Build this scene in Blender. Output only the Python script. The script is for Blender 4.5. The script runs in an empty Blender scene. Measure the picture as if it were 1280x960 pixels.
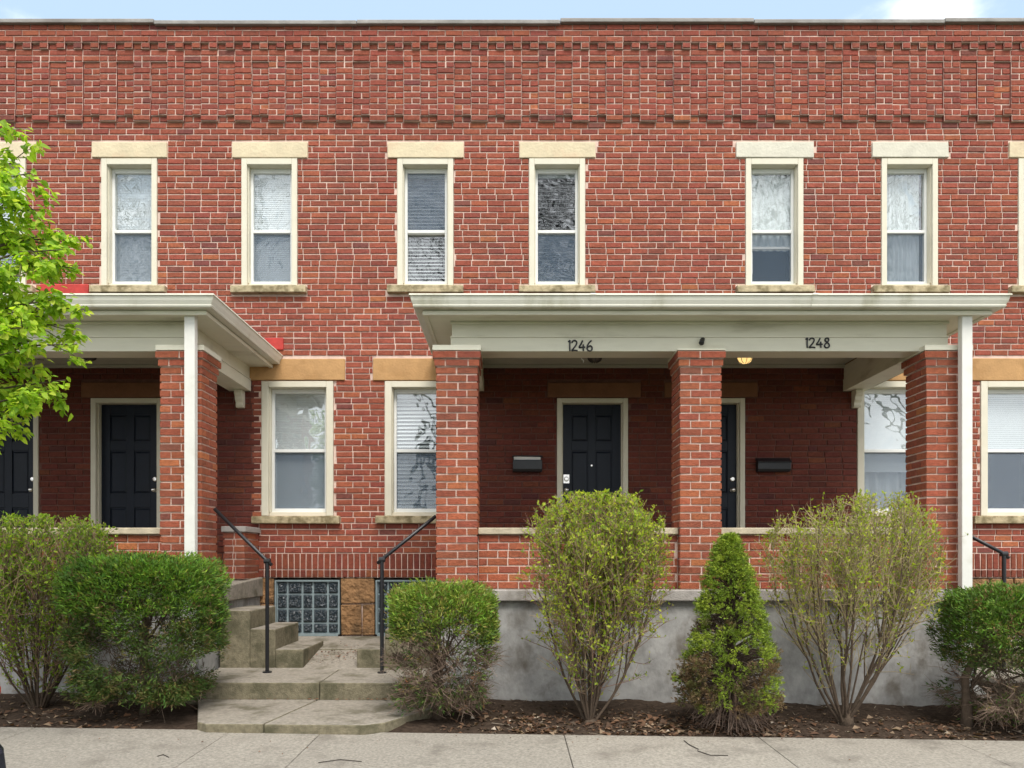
import bpy, math, random
from mathutils import Vector, Matrix, noise
R = math.radians
rnd = random.Random(7)
scene = bpy.context.scene
COL = scene.collection

# ------------------------------------------------------------------ camera, sky, sun, exposure
F = 936.0          # focal length in photograph pixels, wall plane is 9 m from the camera
CZ = 1.385
cam_d = bpy.data.cameras.new('camera'); cam = bpy.data.objects.new('camera', cam_d); COL.objects.link(cam)
cam.location = (0, -9, CZ); cam.rotation_euler = (R(90), 0, 0)
cam_d.sensor_width = 36; cam_d.lens = 36*F/1280; cam_d.shift_y = 220/1280
cam_d.clip_start = 0.05; cam_d.clip_end = 2000
scene.camera = cam

SUN_AZ, SUN_EL = R(162), R(57)       # azimuth clockwise from +Y
world = bpy.data.worlds.new('World'); scene.world = world; world.use_nodes = True
nt = world.node_tree; N = nt.nodes; L = nt.links
N.clear()
out = N.new('ShaderNodeOutputWorld'); bg = N.new('ShaderNodeBackground')
sky = N.new('ShaderNodeTexSky'); sky.sky_type = 'NISHITA'; sky.sun_disc = False
sky.sun_elevation = SUN_EL; sky.sun_rotation = SUN_AZ
sky.air_density = 1.0; sky.dust_density = 1.5; sky.ozone_density = 1.0
tc = N.new('ShaderNodeTexCoord')
mp = N.new('ShaderNodeMapping'); mp.inputs['Scale'].default_value = (1, 1, 2.2); mp.inputs['Location'].default_value = (0.35, 0.0, 0.0)
no = N.new('ShaderNodeTexNoise'); no.inputs['Scale'].default_value = 2.6; no.inputs['Detail'].default_value = 8; no.inputs['Roughness'].default_value = 0.55
sep = N.new('ShaderNodeSeparateXYZ')
# more cloud on the street side (-Y) of the sky than above the roof
bias = N.new('ShaderNodeMapRange'); bias.inputs['From Min'].default_value = 0.7; bias.inputs['From Max'].default_value = -0.3
bias.inputs['To Min'].default_value = -0.06; bias.inputs['To Max'].default_value = 0.2
add = N.new('ShaderNodeMath'); add.operation = 'ADD'
ramp = N.new('ShaderNodeMapRange'); ramp.interpolation_type = 'SMOOTHSTEP'
ramp.inputs['From Min'].default_value = 0.50; ramp.inputs['From Max'].default_value = 0.67
mix = N.new('ShaderNodeMix'); mix.data_type = 'RGBA'
mix.inputs['B'].default_value = (12.5, 12.9, 13.4, 1)
haze = N.new('ShaderNodeMix'); haze.data_type = 'RGBA'; haze.inputs['Factor'].default_value = 0.7
haze.inputs['B'].default_value = (5.9, 7.8, 9.8, 1)
L.new(tc.outputs['Generated'], mp.inputs['Vector']); L.new(mp.outputs[0], no.inputs['Vector'])
L.new(tc.outputs['Generated'], sep.inputs[0]); L.new(sep.outputs['Y'], bias.inputs['Value'])
cd = N.new('ShaderNodeVectorMath'); cd.operation = 'DISTANCE'; cd.inputs[1].default_value = (.405, .735, .53)
cr = N.new('ShaderNodeMapRange'); cr.inputs['From Min'].default_value = 0.02; cr.inputs['From Max'].default_value = 0.14; cr.inputs['To Min'].default_value = 0.16; cr.inputs['To Max'].default_value = 0.0
L.new(tc.outputs['Generated'], cd.inputs[0]); L.new(cd.outputs['Value'], cr.inputs['Value'])
ad2 = N.new('ShaderNodeMath'); ad2.operation = 'ADD'; L.new(bias.outputs[0], ad2.inputs[0]); L.new(cr.outputs[0], ad2.inputs[1])
L.new(no.outputs['Fac'], add.inputs[0]); L.new(ad2.outputs[0], add.inputs[1]); L.new(add.outputs[0], ramp.inputs['Value'])
L.new(sky.outputs[0], haze.inputs['A'])
L.new(ramp.outputs[0], mix.inputs['Factor']); L.new(haze.outputs['Result'], mix.inputs['A'])
L.new(mix.outputs['Result'], bg.inputs['Color']); bg.inputs['Strength'].default_value = 0.085
L.new(bg.outputs[0], out.inputs['Surface'])

sd = bpy.data.lights.new('sun', 'SUN'); sun = bpy.data.objects.new('sun', sd); COL.objects.link(sun)
sd.energy = 2.4; sd.angle = R(27); sd.color = (1.0, 0.955, 0.9)
sv = Vector((math.sin(SUN_AZ)*math.cos(SUN_EL), math.cos(SUN_AZ)*math.cos(SUN_EL), math.sin(SUN_EL)))
sun.rotation_euler = sv.to_track_quat('Z', 'Y').to_euler(); sun.location = (3, -12, 14)
scene.view_settings.view_transform = 'Standard'; scene.view_settings.look = 'None'
scene.view_settings.gamma = 1; scene.view_settings.use_curve_mapping = False
scene.view_settings.exposure = 0.66
scene.render.engine = 'CYCLES'
scene.cycles.max_bounces = 8; scene.cycles.transparent_max_bounces = 16

# ------------------------------------------------------------------ measuring
def PX(x, d): return (x-640)*d/F          # photograph column at distance d -> X in metres
def PZ(y, d): return CZ-(y-700)*d/F       # photograph row at distance d -> height
def ground(x): return 0.017-0.0133*x      # the street falls gently to the right

# ------------------------------------------------------------------ mesh building
class MB:
    def __init__(s): s.v=[]; s.f=[]; s.m=[]; s.t=[]
    def face(s, pts, mat=0, tint=(1,1,1)):
        n=len(s.v); s.v.extend(pts); s.f.append(tuple(range(n,n+len(pts)))); s.m.append(mat); s.t.append(tint)
    def add(s, verts, faces, mat=0, tint=(1,1,1)):
        n=len(s.v); s.v.extend(verts)
        for f in faces: s.f.append(tuple(i+n for i in f)); s.m.append(mat); s.t.append(tint)
    def box(s,x0,x1,y0,y1,z0,z1,mat=0,tint=(1,1,1)):
        s.add([(x0,y0,z0),(x1,y0,z0),(x1,y1,z0),(x0,y1,z0),(x0,y0,z1),(x1,y0,z1),(x1,y1,z1),(x0,y1,z1)],
              [(0,3,2,1),(4,5,6,7),(0,1,5,4),(1,2,6,5),(2,3,7,6),(3,0,4,7)],mat,tint)
    def jbox(s,x0,x1,y0,y1,z0,z1,mat=0,tint=(1,1,1),j=.002):
        q=lambda:rnd.uniform(-j,j)
        s.add([(x+q(),y+q(),z+q()) for x,y,z in [(x0,y0,z0),(x1,y0,z0),(x1,y1,z0),(x0,y1,z0),(x0,y0,z1),(x1,y0,z1),(x1,y1,z1),(x0,y1,z1)]],
              [(0,3,2,1),(4,5,6,7),(0,1,5,4),(1,2,6,5),(2,3,7,6),(3,0,4,7)],mat,tint)
    def prism_x(s, prof, x0, x1, mat=0, tint=(1,1,1)):   # closed (y,z) profile swept along X
        n=len(prof)
        s.add([(x0,y,z) for y,z in prof]+[(x1,y,z) for y,z in prof],
              [tuple(range(n)),tuple(range(2*n-1,n-1,-1))]+[(i,i+n,(i+1)%n+n,(i+1)%n) for i in range(n)],mat,tint)
    def prism_z(s, poly, z0, z1, mat=0, tint=(1,1,1), gz=None):
        n=len(poly); g=gz or (lambda x:0)
        s.add([(x,y,z0+g(x)) for x,y in poly]+[(x,y,z1+g(x)) for x,y in poly],
              [tuple(range(n-1,-1,-1)),tuple(range(n,2*n))]+[(i,(i+1)%n,(i+1)%n+n,i+n) for i in range(n)],mat,tint)
    def prism_y(s, poly, y0, y1, mat=0, tint=(1,1,1)):   # (x,z) polygon swept along Y
        n=len(poly)
        s.add([(x,y0,z) for x,z in poly]+[(x,y1,z) for x,z in poly],
              [tuple(range(n)),tuple(range(2*n-1,n-1,-1))]+[(i,i+n,(i+1)%n+n,(i+1)%n) for i in range(n)],mat,tint)
    def sweep(s, rings, mat=0, tint=(1,1,1), caps=True, close=True):   # list of equal-length point rings
        n=len(rings[0]); base=len(s.v)
        for r in rings: s.v.extend(r)
        for k in range(len(rings)-1):
            for i in range(n if close else n-1):
                a=base+k*n+i; b=base+k*n+(i+1)%n
                s.f.append((a,b,b+n,a+n)); s.m.append(mat); s.t.append(tint)
        if caps and close:
            s.f.append(tuple(base+i for i in range(n-1,-1,-1))); s.m.append(mat); s.t.append(tint)
            s.f.append(tuple(base+(len(rings)-1)*n+i for i in range(n))); s.m.append(mat); s.t.append(tint)
    def tube(s, path, r, sides=6, mat=0, tint=(1,1,1), caps=True):
        if not isinstance(r,(list,tuple)): r=[r]*len(path)
        rings=[]; P=[Vector(p) for p in path]; up=Vector((.13,.21,.97)).normalized()
        for i,p in enumerate(P):
            d=(P[min(i+1,len(P)-1)]-P[max(i-1,0)])
            if d.length<1e-9: d=Vector((0,0,1))
            d.normalize(); a=d.cross(up)
            if a.length<.05: a=d.cross(Vector((1,0,0)))
            a.normalize(); b=d.cross(a)
            rings.append([tuple(p+a*(math.cos(t)*r[i])+b*(math.sin(t)*r[i])) for t in [2*math.pi*k/sides for k in range(sides)]])
        s.sweep(rings,mat,tint,caps)
    def disc_lathe(s, c, axis, prof, sides=16, mat=0, tint=(1,1,1)):   # prof = [(along, radius)]
        axis=Vector(axis).normalized(); a=axis.orthogonal().normalized(); b=axis.cross(a); c=Vector(c)
        s.sweep([[tuple(c+axis*h+a*(math.cos(t)*r)+b*(math.sin(t)*r)) for t in [2*math.pi*k/sides for k in range(sides)]] for h,r in prof],mat,tint)
    def build(s, name, mats, parent=None, smooth=False, bevel=0, seg=2):
        me=bpy.data.meshes.new(name); me.from_pydata(s.v,[],s.f)
        if not isinstance(mats,(list,tuple)): mats=[mats]
        for m in mats: me.materials.append(m)
        me.polygons.foreach_set('material_index', s.m)
        at=me.attributes.new('tint','FLOAT_COLOR','FACE')
        fl=[]
        for t in s.t: fl.extend((t[0],t[1],t[2],1))
        at.data.foreach_set('color', fl)
        if smooth: me.polygons.foreach_set('use_smooth',[True]*len(me.polygons))
        me.update(); o=bpy.data.objects.new(name,me); COL.objects.link(o)
        if parent is not None:
            o.parent=parent
            if parent.type=='EMPTY': o.matrix_parent_inverse=Matrix.Translation(-parent.location)
        if bevel:
            b=o.modifiers.new('edge','BEVEL'); b.width=bevel; b.segments=seg; b.limit_method='ANGLE'; b.angle_limit=R(40)
        return o
def thing(name,label,cat,loc,group=None):
    o=bpy.data.objects.new(name,None); COL.objects.link(o); o.location=loc; o.empty_display_size=.2
    o['label']=label; o['category']=cat
    if group: o['group']=group
    return o
def tag(o,label,cat,group=None):
    o['label']=label; o['category']=cat
    if group: o['group']=group
    return o
def struct(o,kind='structure',label=None,cat=None):
    o['kind']=kind
    if label: o['label']=label; o['category']=cat
    return o

# ------------------------------------------------------------------ materials
def mat(name, col, rough=.7, spec=.3, tint=False, noise_amt=.15, noise_scale=8, bump=.0, bump_scale=60, bump_dist=.01, stain=None, stain_scale=1.5, stain_lo=.5, stain_hi=.7, stretch=(1,1,1), metal=0):
    m=bpy.data.materials.new(name); m.use_nodes=True; nt=m.node_tree; n=nt.nodes; l=nt.links
    p=n['Principled BSDF']; p.inputs['Roughness'].default_value=rough; p.inputs['Specular IOR Level'].default_value=spec; p.inputs['Metallic'].default_value=metal
    tc=n.new('ShaderNodeTexCoord'); mpg=n.new('ShaderNodeMapping'); mpg.inputs['Scale'].default_value=stretch
    l.new(tc.outputs['Object'],mpg.inputs[0])
    cur=None
    if tint:
        a=n.new('ShaderNodeAttribute'); a.attribute_name='tint'
        mm=n.new('ShaderNodeMix'); mm.data_type='RGBA'; mm.blend_type='MULTIPLY'; mm.inputs['Factor'].default_value=1
        mm.inputs['A'].default_value=(*col,1); l.new(a.outputs['Color'],mm.inputs['B']); cur=mm.outputs['Result']
    else:
        rgb=n.new('ShaderNodeRGB'); rgb.outputs[0].default_value=(*col,1); cur=rgb.outputs[0]
    if noise_amt:
        t=n.new('ShaderNodeTexNoise'); t.inputs['Scale'].default_value=noise_scale; t.inputs['Detail'].default_value=6; t.inputs['Roughness'].default_value=.65
        l.new(mpg.outputs[0],t.inputs['Vector'])
        r=n.new('ShaderNodeMapRange'); r.inputs['From Min'].default_value=.25; r.inputs['From Max'].default_value=.75
        r.inputs['To Min'].default_value=1-noise_amt; r.inputs['To Max'].default_value=1+noise_amt
        l.new(t.outputs['Fac'],r.inputs['Value'])
        h=n.new('ShaderNodeMix'); h.data_type='RGBA'; h.blend_type='MULTIPLY'; h.inputs['Factor'].default_value=1
        l.new(cur,h.inputs['A']); l.new(r.outputs[0],h.inputs['B']); cur=h.outputs['Result']
    if stain:
        t=n.new('ShaderNodeTexNoise'); t.inputs['Scale'].default_value=stain_scale; t.inputs['Detail'].default_value=7; t.inputs['Roughness'].default_value=.6
        l.new(mpg.outputs[0],t.inputs['Vector'])
        r=n.new('ShaderNodeMapRange'); r.interpolation_type='SMOOTHSTEP'; r.inputs['From Min'].default_value=stain_lo; r.inputs['From Max'].default_value=stain_hi
        l.new(t.outputs['Fac'],r.inputs['Value'])
        h=n.new('ShaderNodeMix'); h.data_type='RGBA'; h.inputs['B'].default_value=(*stain[:3],1)
        s=n.new('ShaderNodeMath'); s.operation='MULTIPLY'; s.inputs[1].default_value=stain[3] if len(stain)>3 else .6
        l.new(r.outputs[0],s.inputs[0]); l.new(s.outputs[0],h.inputs['Factor']); l.new(cur,h.inputs['A']); cur=h.outputs['Result']
    l.new(cur,p.inputs['Base Color'])
    if bump:
        t=n.new('ShaderNodeTexNoise'); t.inputs['Scale'].default_value=bump_scale; t.inputs['Detail'].default_value=5
        l.new(mpg.outputs[0],t.inputs['Vector'])
        b=n.new('ShaderNodeBump'); b.inputs['Strength'].default_value=bump; b.inputs['Distance'].default_value=bump_dist
        l.new(t.outputs['Fac'],b.inputs['Height']); l.new(b.outputs[0],p.inputs['Normal'])
    return m
def leaf_mat(name, trans=.4, rough=.5):
    m=bpy.data.materials.new(name); m.use_nodes=True; nt=m.node_tree; n=nt.nodes; l=nt.links
    p=n['Principled BSDF']; p.inputs['Roughness'].default_value=rough; p.inputs['Specular IOR Level'].default_value=.25
    a=n.new('ShaderNodeAttribute'); a.attribute_name='tint'
    tr=n.new('ShaderNodeBsdfTranslucent'); mx=n.new('ShaderNodeMixShader'); mx.inputs[0].default_value=trans
    g=n.new('ShaderNodeMix'); g.data_type='RGBA'; g.blend_type='MULTIPLY'; g.inputs['Factor'].default_value=1; g.inputs['B'].default_value=(1.25,1.3,.6,1)
    l.new(a.outputs['Color'],p.inputs['Base Color']); l.new(a.outputs['Color'],g.inputs['A']); l.new(g.outputs['Result'],tr.inputs['Color'])
    l.new(p.outputs[0],mx.inputs[1]); l.new(tr.outputs[0],mx.inputs[2]); l.new(mx.outputs[0],n['Material Output'].inputs['Surface'])
    return m
def glass_mat(name, f0=.17, wave=.006, wscale=4.2, tintc=(.96,.98,.98)):
    m=bpy.data.materials.new(name); m.use_nodes=True; nt=m.node_tree; n=nt.nodes; l=nt.links
    n.remove(n['Principled BSDF'])
    tr=n.new('ShaderNodeBsdfTransparent'); tr.inputs[0].default_value=(*tintc,1)
    gl=n.new('ShaderNodeBsdfGlossy'); gl.inputs['Roughness'].default_value=.0
    lw=n.new('ShaderNodeLayerWeight'); lw.inputs['Blend'].default_value=.5
    pw=n.new('ShaderNodeMath'); pw.operation='POWER'; pw.inputs[1].default_value=5; l.new(lw.outputs['Facing'],pw.inputs[0])
    fr=n.new('ShaderNodeMapRange'); fr.inputs['To Min'].default_value=f0; fr.inputs['To Max'].default_value=1; l.new(pw.outputs[0],fr.inputs['Value'])
    mx=n.new('ShaderNodeMixShader'); l.new(fr.outputs[0],mx.inputs[0]); l.new(tr.outputs[0],mx.inputs[1]); l.new(gl.outputs[0],mx.inputs[2])
    tc=n.new('ShaderNodeTexCoord'); t=n.new('ShaderNodeTexNoise'); t.inputs['Scale'].default_value=wscale; t.inputs['Detail'].default_value=1.2; t.inputs['Distortion'].default_value=.5
    l.new(tc.outputs['Object'],t.inputs['Vector'])
    b=n.new('ShaderNodeBump'); b.inputs['Strength'].default_value=1; b.inputs['Distance'].default_value=wave
    l.new(t.outputs['Fac'],b.inputs['Height']); l.new(b.outputs[0],gl.inputs['Normal'])
    l.new(mx.outputs[0],n['Material Output'].inputs['Surface'])
    return m
def screen_mat():
    m=bpy.data.materials.new('insect_screen'); m.use_nodes=True; nt=m.node_tree; n=nt.nodes; l=nt.links
    p=n['Principled BSDF']; p.inputs['Base Color'].default_value=(.13,.18,.245,1); p.inputs['Roughness'].default_value=.9
    tr=n.new('ShaderNodeBsdfTransparent'); mx=n.new('ShaderNodeMixShader'); mx.inputs[0].default_value=.25
    l.new(tr.outputs[0],mx.inputs[1]); l.new(p.outputs[0],mx.inputs[2]); l.new(mx.outputs[0],n['Material Output'].inputs['Surface'])
    return m

M={}
M['brick']=mat('brick',(1,1,1),rough=.85,spec=.2,tint=True,noise_amt=.32,noise_scale=32,bump=.8,bump_scale=80,stain=(.08,.04,.037,.45),stain_scale=.7,stain_lo=.5,stain_hi=.74)
M['mortar']=mat('mortar',(.68,.51,.425),rough=.95,spec=.1,noise_amt=.25,noise_scale=6,bump=.5,bump_scale=120,stain=(.30,.15,.12,.7),stain_scale=2.2,stain_lo=.52,stain_hi=.8)
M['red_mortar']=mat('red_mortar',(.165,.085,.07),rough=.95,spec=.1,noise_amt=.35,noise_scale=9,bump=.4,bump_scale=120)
M['cream']=mat('cream_paint',(.72,.69,.555),rough=.55,noise_amt=.07,noise_scale=5,bump=.08,bump_scale=40,stain=(.34,.31,.21,.55),stain_scale=2.5,stain_lo=.5,stain_hi=.75,stretch=(.5,1,2.5))
M['trim']=mat('trim_paint',(.68,.635,.505),rough=.5,noise_amt=.06,noise_scale=6,bump=.08,bump_scale=40,stain=(.45,.4,.28,.4),stain_scale=3,stain_lo=.58,stain_hi=.8)
M['gutter']=mat('gutter_metal',(.72,.70,.595),rough=.42,noise_amt=.05,noise_scale=5,stain=(.36,.34,.2,.7),stain_scale=2.2,stain_lo=.5,stain_hi=.75,stretch=(1.5,1,.5))
M['vinyl']=mat('vinyl',(.76,.76,.73),rough=.4,noise_amt=.03)
M['downspout']=mat('downspout_metal',(.74,.73,.67),rough=.4,noise_amt=.05,stain=(.5,.47,.36,.4),stain_scale=3)
M['lintel_cream']=mat('lintel_stone',(.66,.56,.38),rough=.85,noise_amt=.12,noise_scale=7,bump=.5,bump_scale=35,stain=(.62,.40,.26,.4),stain_scale=3)
M['lintel_grey']=mat('lintel_stone_pale',(.62,.585,.48),rough=.85,noise_amt=.12,noise_scale=7,bump=.5,bump_scale=35)
M['lintel_tan']=mat('lintel_sandstone',(.47,.27,.115),rough=.85,noise_amt=.18,noise_scale=5,bump=.4,bump_scale=40,stain=(.3,.15,.05,.5),stain_scale=3)
M['lintel_brown']=mat('lintel_brownstone',(.22,.10,.055),rough=.9,noise_amt=.2,noise_scale=5,bump=.4,bump_scale=40)
M['sill']=mat('sill_stone',(.46,.38,.235),rough=.9,noise_amt=.3,noise_scale=14,bump=.6,bump_scale=50,stain=(.14,.11,.05,.8),stain_scale=8,stain_lo=.44,stain_hi=.66)
M['concrete']=mat('concrete',(.275,.245,.20),rough=.92,noise_amt=.36,noise_scale=30,bump=.6,bump_scale=110,stain=(.09,.08,.045,.8),stain_scale=3.2,stain_lo=.46,stain_hi=.7)
M['moss']=mat('mossy_concrete',(.20,.175,.115),rough=.95,noise_amt=.4,noise_scale=24,bump=.8,bump_scale=90,stain=(.075,.072,.04,.8),stain_scale=4,stain_lo=.42,stain_hi=.66)
M['walk']=mat('sidewalk_concrete',(.315,.285,.24),rough=.92,tint=True,noise_amt=.45,noise_scale=48,bump=.8,bump_scale=150,stain=(.16,.14,.115,.85),stain_scale=2.4,stain_lo=.5,stain_hi=.75)
M['stucco']=mat('stucco',(.35,.342,.325),rough=.9,noise_amt=.42,noise_scale=4.5,bump=.5,bump_scale=25,stain=(.13,.11,.085,.9),stain_scale=2.6,stain_lo=.48,stain_hi=.72,stretch=(1,1,.8))
M['ledge']=mat('ledge_concrete',(.36,.33,.30),rough=.9,noise_amt=.2,noise_scale=10,bump=.5,bump_scale=80,stain=(.15,.13,.1,.6),stain_scale=3)
M['cap']=mat('cap_stone',(.50,.43,.31),rough=.9,noise_amt=.2,noise_scale=9,bump=.5,bump_scale=60,stain=(.2,.16,.1,.6),stain_scale=5)
M['mulch']=mat('mulch_soil',(.052,.037,.027),rough=1,spec=.05,noise_amt=.6,noise_scale=22,bump=1,bump_scale=45)
M['asphalt']=mat('asphalt',(.055,.055,.057),rough=.9,noise_amt=.25,noise_scale=30,bump=.5,bump_scale=200)
M['grass']=mat('lawn',(.06,.10,.025),rough=1,noise_amt=.4,noise_scale=12)
M['door']=mat('door_paint',(.006,.010,.019),rough=.4,spec=.25,noise_amt=.2)
M['black']=mat('black_iron',(.012,.012,.014),rough=.4,spec=.5,noise_amt=.2)
M['mailbox']=mat('mailbox_metal',(.014,.015,.018),rough=.4,spec=.5,noise_amt=.2)
M['chrome']=mat('satin_metal',(.75,.72,.68),rough=.25,metal=1,noise_amt=.05)
M['stone']=mat('foundation_stone',(.30,.165,.075),rough=.95,noise_amt=.35,noise_scale=7,bump=1,bump_scale=16,bump_dist=.05,stain=(.10,.06,.03,.8),stain_scale=3,stain_lo=.48,stain_hi=.7)
M['coping']=mat('coping_tile',(.30,.28,.26),rough=.8,noise_amt=.3,noise_scale=6,bump=.4,bump_scale=30,stain=(.12,.10,.09,.6),stain_scale=3)
M['shingle']=mat('roof_shingle',(.05,.045,.042),rough=.95,noise_amt=.3,noise_scale=20,bump=.5,bump_scale=60)
M['ceiling']=mat('porch_ceiling',(.45,.43,.35),rough=.6,noise_amt=.06)
M['redpaint']=mat('red_flashing',(.46,.045,.035),rough=.6,noise_amt=.3,noise_scale=9,bump=.3,bump_scale=30)
M['blind']=mat('blind_vinyl',(.84,.86,.87),rough=.5,noise_amt=.03)
M['curtain']=mat('curtain_cloth',(.86,.88,.88),rough=.8,noise_amt=.04)
M['dark']=mat('dark_room',(.016,.017,.024),rough=.9,noise_amt=.1)
M['glass']=glass_mat('window_glass')
M['screen']=screen_mat(); M['plain_glass']=glass_mat('plain_glass',f0=.2,wave=.004)
M['bark']=mat('bark',(.10,.072,.05),rough=.95,noise_amt=.35,noise_scale=30,bump=.6,bump_scale=80)
M['twig']=mat('twig_bark',(1,1,1),rough=.9,tint=True,noise_amt=.2,noise_scale=40)
M['leaf']=leaf_mat('leaf',.5); M['needle']=leaf_mat('needle',.15,.6)
M['deadleaf']=leaf_mat('dead_leaf',.15,.8)
M['paper']=mat('paper',(.86,.86,.85),rough=.7,noise_amt=.02)

# ------------------------------------------------------------------ brick laying
def brick_tint(kind='wall'):
    u=rnd.random()
    if kind=='pier': u=u*.9+(.1 if u>.5 else 0)
    if u<.025: c=(.195,.058,.046)
    elif u<.22: c=(.247,.062,.042)
    elif u<.88: c=(.290,.071,.044)
    elif u<.975: c=(.318,.081,.045)
    else: c=(.355,.10,.048)
    if kind=='pier': c=(c[0]*1.08,c[1]*1.15,c[2]*1.0)
    k=rnd.uniform(.9,1.1); c=(c[0],c[1]*1.12,c[2]*1.1); return (c[0]*k,c[1]*k*rnd.uniform(.92,1.08),c[2]*k)
def brick_face(mb,x0,x1,z0,z1,yb,yf,tint,mat_i=0):
    """one brick whose face looks to -Y: slightly uneven front at yf, arrises rounded back to yb"""
    j=lambda a=.0017: rnd.uniform(-a,a)
    e=.004; ym=yf+.006
    o=[(x0+j(),ym,z0+j()),(x1+j(),ym,z0+j()),(x1+j(),ym,z1+j()),(x0+j(),ym,z1+j())]
    b=[(p[0],yb,p[2]) for p in o]
    dx=(o[0],o[1],o[2],o[3]); s=((1,1),(-1,1),(-1,-1),(1,-1))
    y=[yf+j(.002) for _ in range(4)]
    f=[(dx[i][0]+s[i][0]*e,y[i],dx[i][2]+s[i][1]*e) for i in range(4)]
    mb.add(f+o+b,[(0,1,2,3)]+[(4+i,4+(i+1)%4,(i+1)%4,i) for i in range(4)]+[(8+i,8+(i+1)%4,4+(i+1)%4,4+i) for i in range(4)],mat_i,tint)
BL,BH=.2025,.0717
def lay_wall(mb,x0,x1,z0,nrows,holes,yf=-.009,BL=BL,BH=BH,yb=.002,tintf=brick_tint,parity=0):
    jx,jz=.0052,.0066
    for k in range(nrows):
        za=z0+k*BH; zb=za+BH
        x=x0-((k+parity)%2)*BL/2-rnd.uniform(0,.012)
        while x<x1:
            w=BL+rnd.uniform(-.003,.003)
            if rnd.random()<.02: w=BL*.5
            ivs=[(max(x,x0)+jx,min(x+w,x1)-jx)]
            for h in holes:
                ov=min(zb,h[3])-max(za,h[2])
                if ov>BH*.3:
                    new=[]
                    for a,b in ivs:
                        if b<=h[0] or a>=h[1]: new.append((a,b))
                        else:
                            if a<h[0]-.02: new.append((a,h[0]-.004))
                            if b>h[1]+.02: new.append((h[1]+.004,b))
                    ivs=new
            for a,b in ivs:
                if b-a>.025:
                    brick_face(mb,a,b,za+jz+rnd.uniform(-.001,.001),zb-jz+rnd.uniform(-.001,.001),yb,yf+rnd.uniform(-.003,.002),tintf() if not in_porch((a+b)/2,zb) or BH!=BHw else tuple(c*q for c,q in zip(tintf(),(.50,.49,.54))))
            x+=w
def backing(mb,x0,x1,z0,z1,holes,y,mat_fn,depth=.3):
    xs=sorted({x0,x1,*[h[0] for h in holes],*[h[1] for h in holes],*SPLITX}); zs=sorted({z0,z1,*[h[2] for h in holes],*[h[3] for h in holes],*SPLITZ})
    xs=[x for x in xs if x0<=x<=x1]; zs=[z for z in zs if z0<=z<=z1]
    for i in range(len(xs)-1):
        for k in range(len(zs)-1):
            cx,cz=(xs[i]+xs[i+1])/2,(zs[k]+zs[k+1])/2
            if any(h[0]<cx<h[1] and h[2]<cz<h[3] for h in holes): continue
            mb.face([(xs[i],y,zs[k]),(xs[i+1],y,zs[k]),(xs[i+1],y,zs[k+1]),(xs[i],y,zs[k+1])],mat_fn(cx,cz))
    for h in holes:
        a,b,c,d=h; t=mat_fn((a+b)/2,(c+d)/2)
        for q in ([(a,y,c),(a,y+depth,c),(a,y+depth,d),(a,y,d)],[(b,y,c),(b,y,d),(b,y+depth,d),(b,y+depth,c)],
                  [(a,y,d),(a,y+depth,d),(b,y+depth,d),(b,y,d)],[(a,y,c),(b,y,c),(b,y+depth,c),(a,y+depth,c)]): mb.face(q,t)

# ------------------------------------------------------------------ the row house
D=9.0
house=thing('row_house','long two storey red brick row house with stone lintels and dark doors','house',(0,1.5,0))
UPW=[(-37,33),(127,197),(302,372),(496.5,567),(661,731.5),(931.5,1004),(1101,1172),(1272,1342)]
LOW=[(327,417),(481,571),(1071,1161),(1225,1315)]
DOORS=[(-40,49),(114,203),(696,785),(842,931)]
zU=(PZ(358.5,D),PZ(198.5,D)); zL=(PZ(645,D),PZ(476.5,D)); zD=(1.19,PZ(498,D))
holes=[]
for a,b in UPW: holes.append((PX(a,D),PX(b,D),zU[0],zU[1]))
for a,b in LOW: holes.append((PX(a,D),PX(b,D),zL[0],zL[1]))
for a,b in DOORS: holes.append((PX(a,D),PX(b,D),zD[0],zD[1]))
BASE=[(343.5,424.5),(469.5,550.5)]
XW0,XW1=-9.5,9.5
ZF=PZ(722,D)                  # bottom of the brickwork
Z_CORN=PZ(153.5,D)
SPLITX=[-10.6,-3.1,-.58,4.22]; SPLITZ=[3.9]
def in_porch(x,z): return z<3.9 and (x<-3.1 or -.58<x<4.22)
wall=MB()
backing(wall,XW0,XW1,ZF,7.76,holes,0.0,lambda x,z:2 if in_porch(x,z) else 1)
# field bricks between soldier course and cornice
ZR=PZ(712,D); ZS=PZ(691.5,D)
n=int(round((Z_CORN-ZS)/BH)); BHw=(Z_CORN-ZS)/n
lint=[]
for a,b in UPW: lint.append((PX(a-12,D),PX(b+13,D),zU[1],PZ(178,D)))
for a,b in LOW: lint.append((PX(a-15,D),PX(b+15,D),zL[1],PZ(448,D)))
for a,b in DOORS: lint.append((PX(a-12,D),PX(b+16,D),zD[1]+.005,PZ(478,D)))
sills=[]
for a,b in UPW: sills.append((PX(a-12,D),PX(b+12,D),PZ(368,D),zU[0]))
for a,b in LOW: sills.append((PX(a-11,D),PX(b+9,D),PZ(655,D),zL[0]))
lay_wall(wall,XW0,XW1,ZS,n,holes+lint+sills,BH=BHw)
# soldier and rowlock courses
x=XW0
while x<XW1:
    brick_face(wall,x+.005,x+.0665,ZR+.007,ZS-.007,.002,-.010+rnd.uniform(-.002,.002),tuple(c*.75 for c in brick_tint()))
    brick_face(wall,x+.005,x+.0665,ZF+.006,ZR-.006,.002,-.016+rnd.uniform(-.002,.002),tuple(c*.6 for c in brick_tint()))
    x+=.0717
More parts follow.
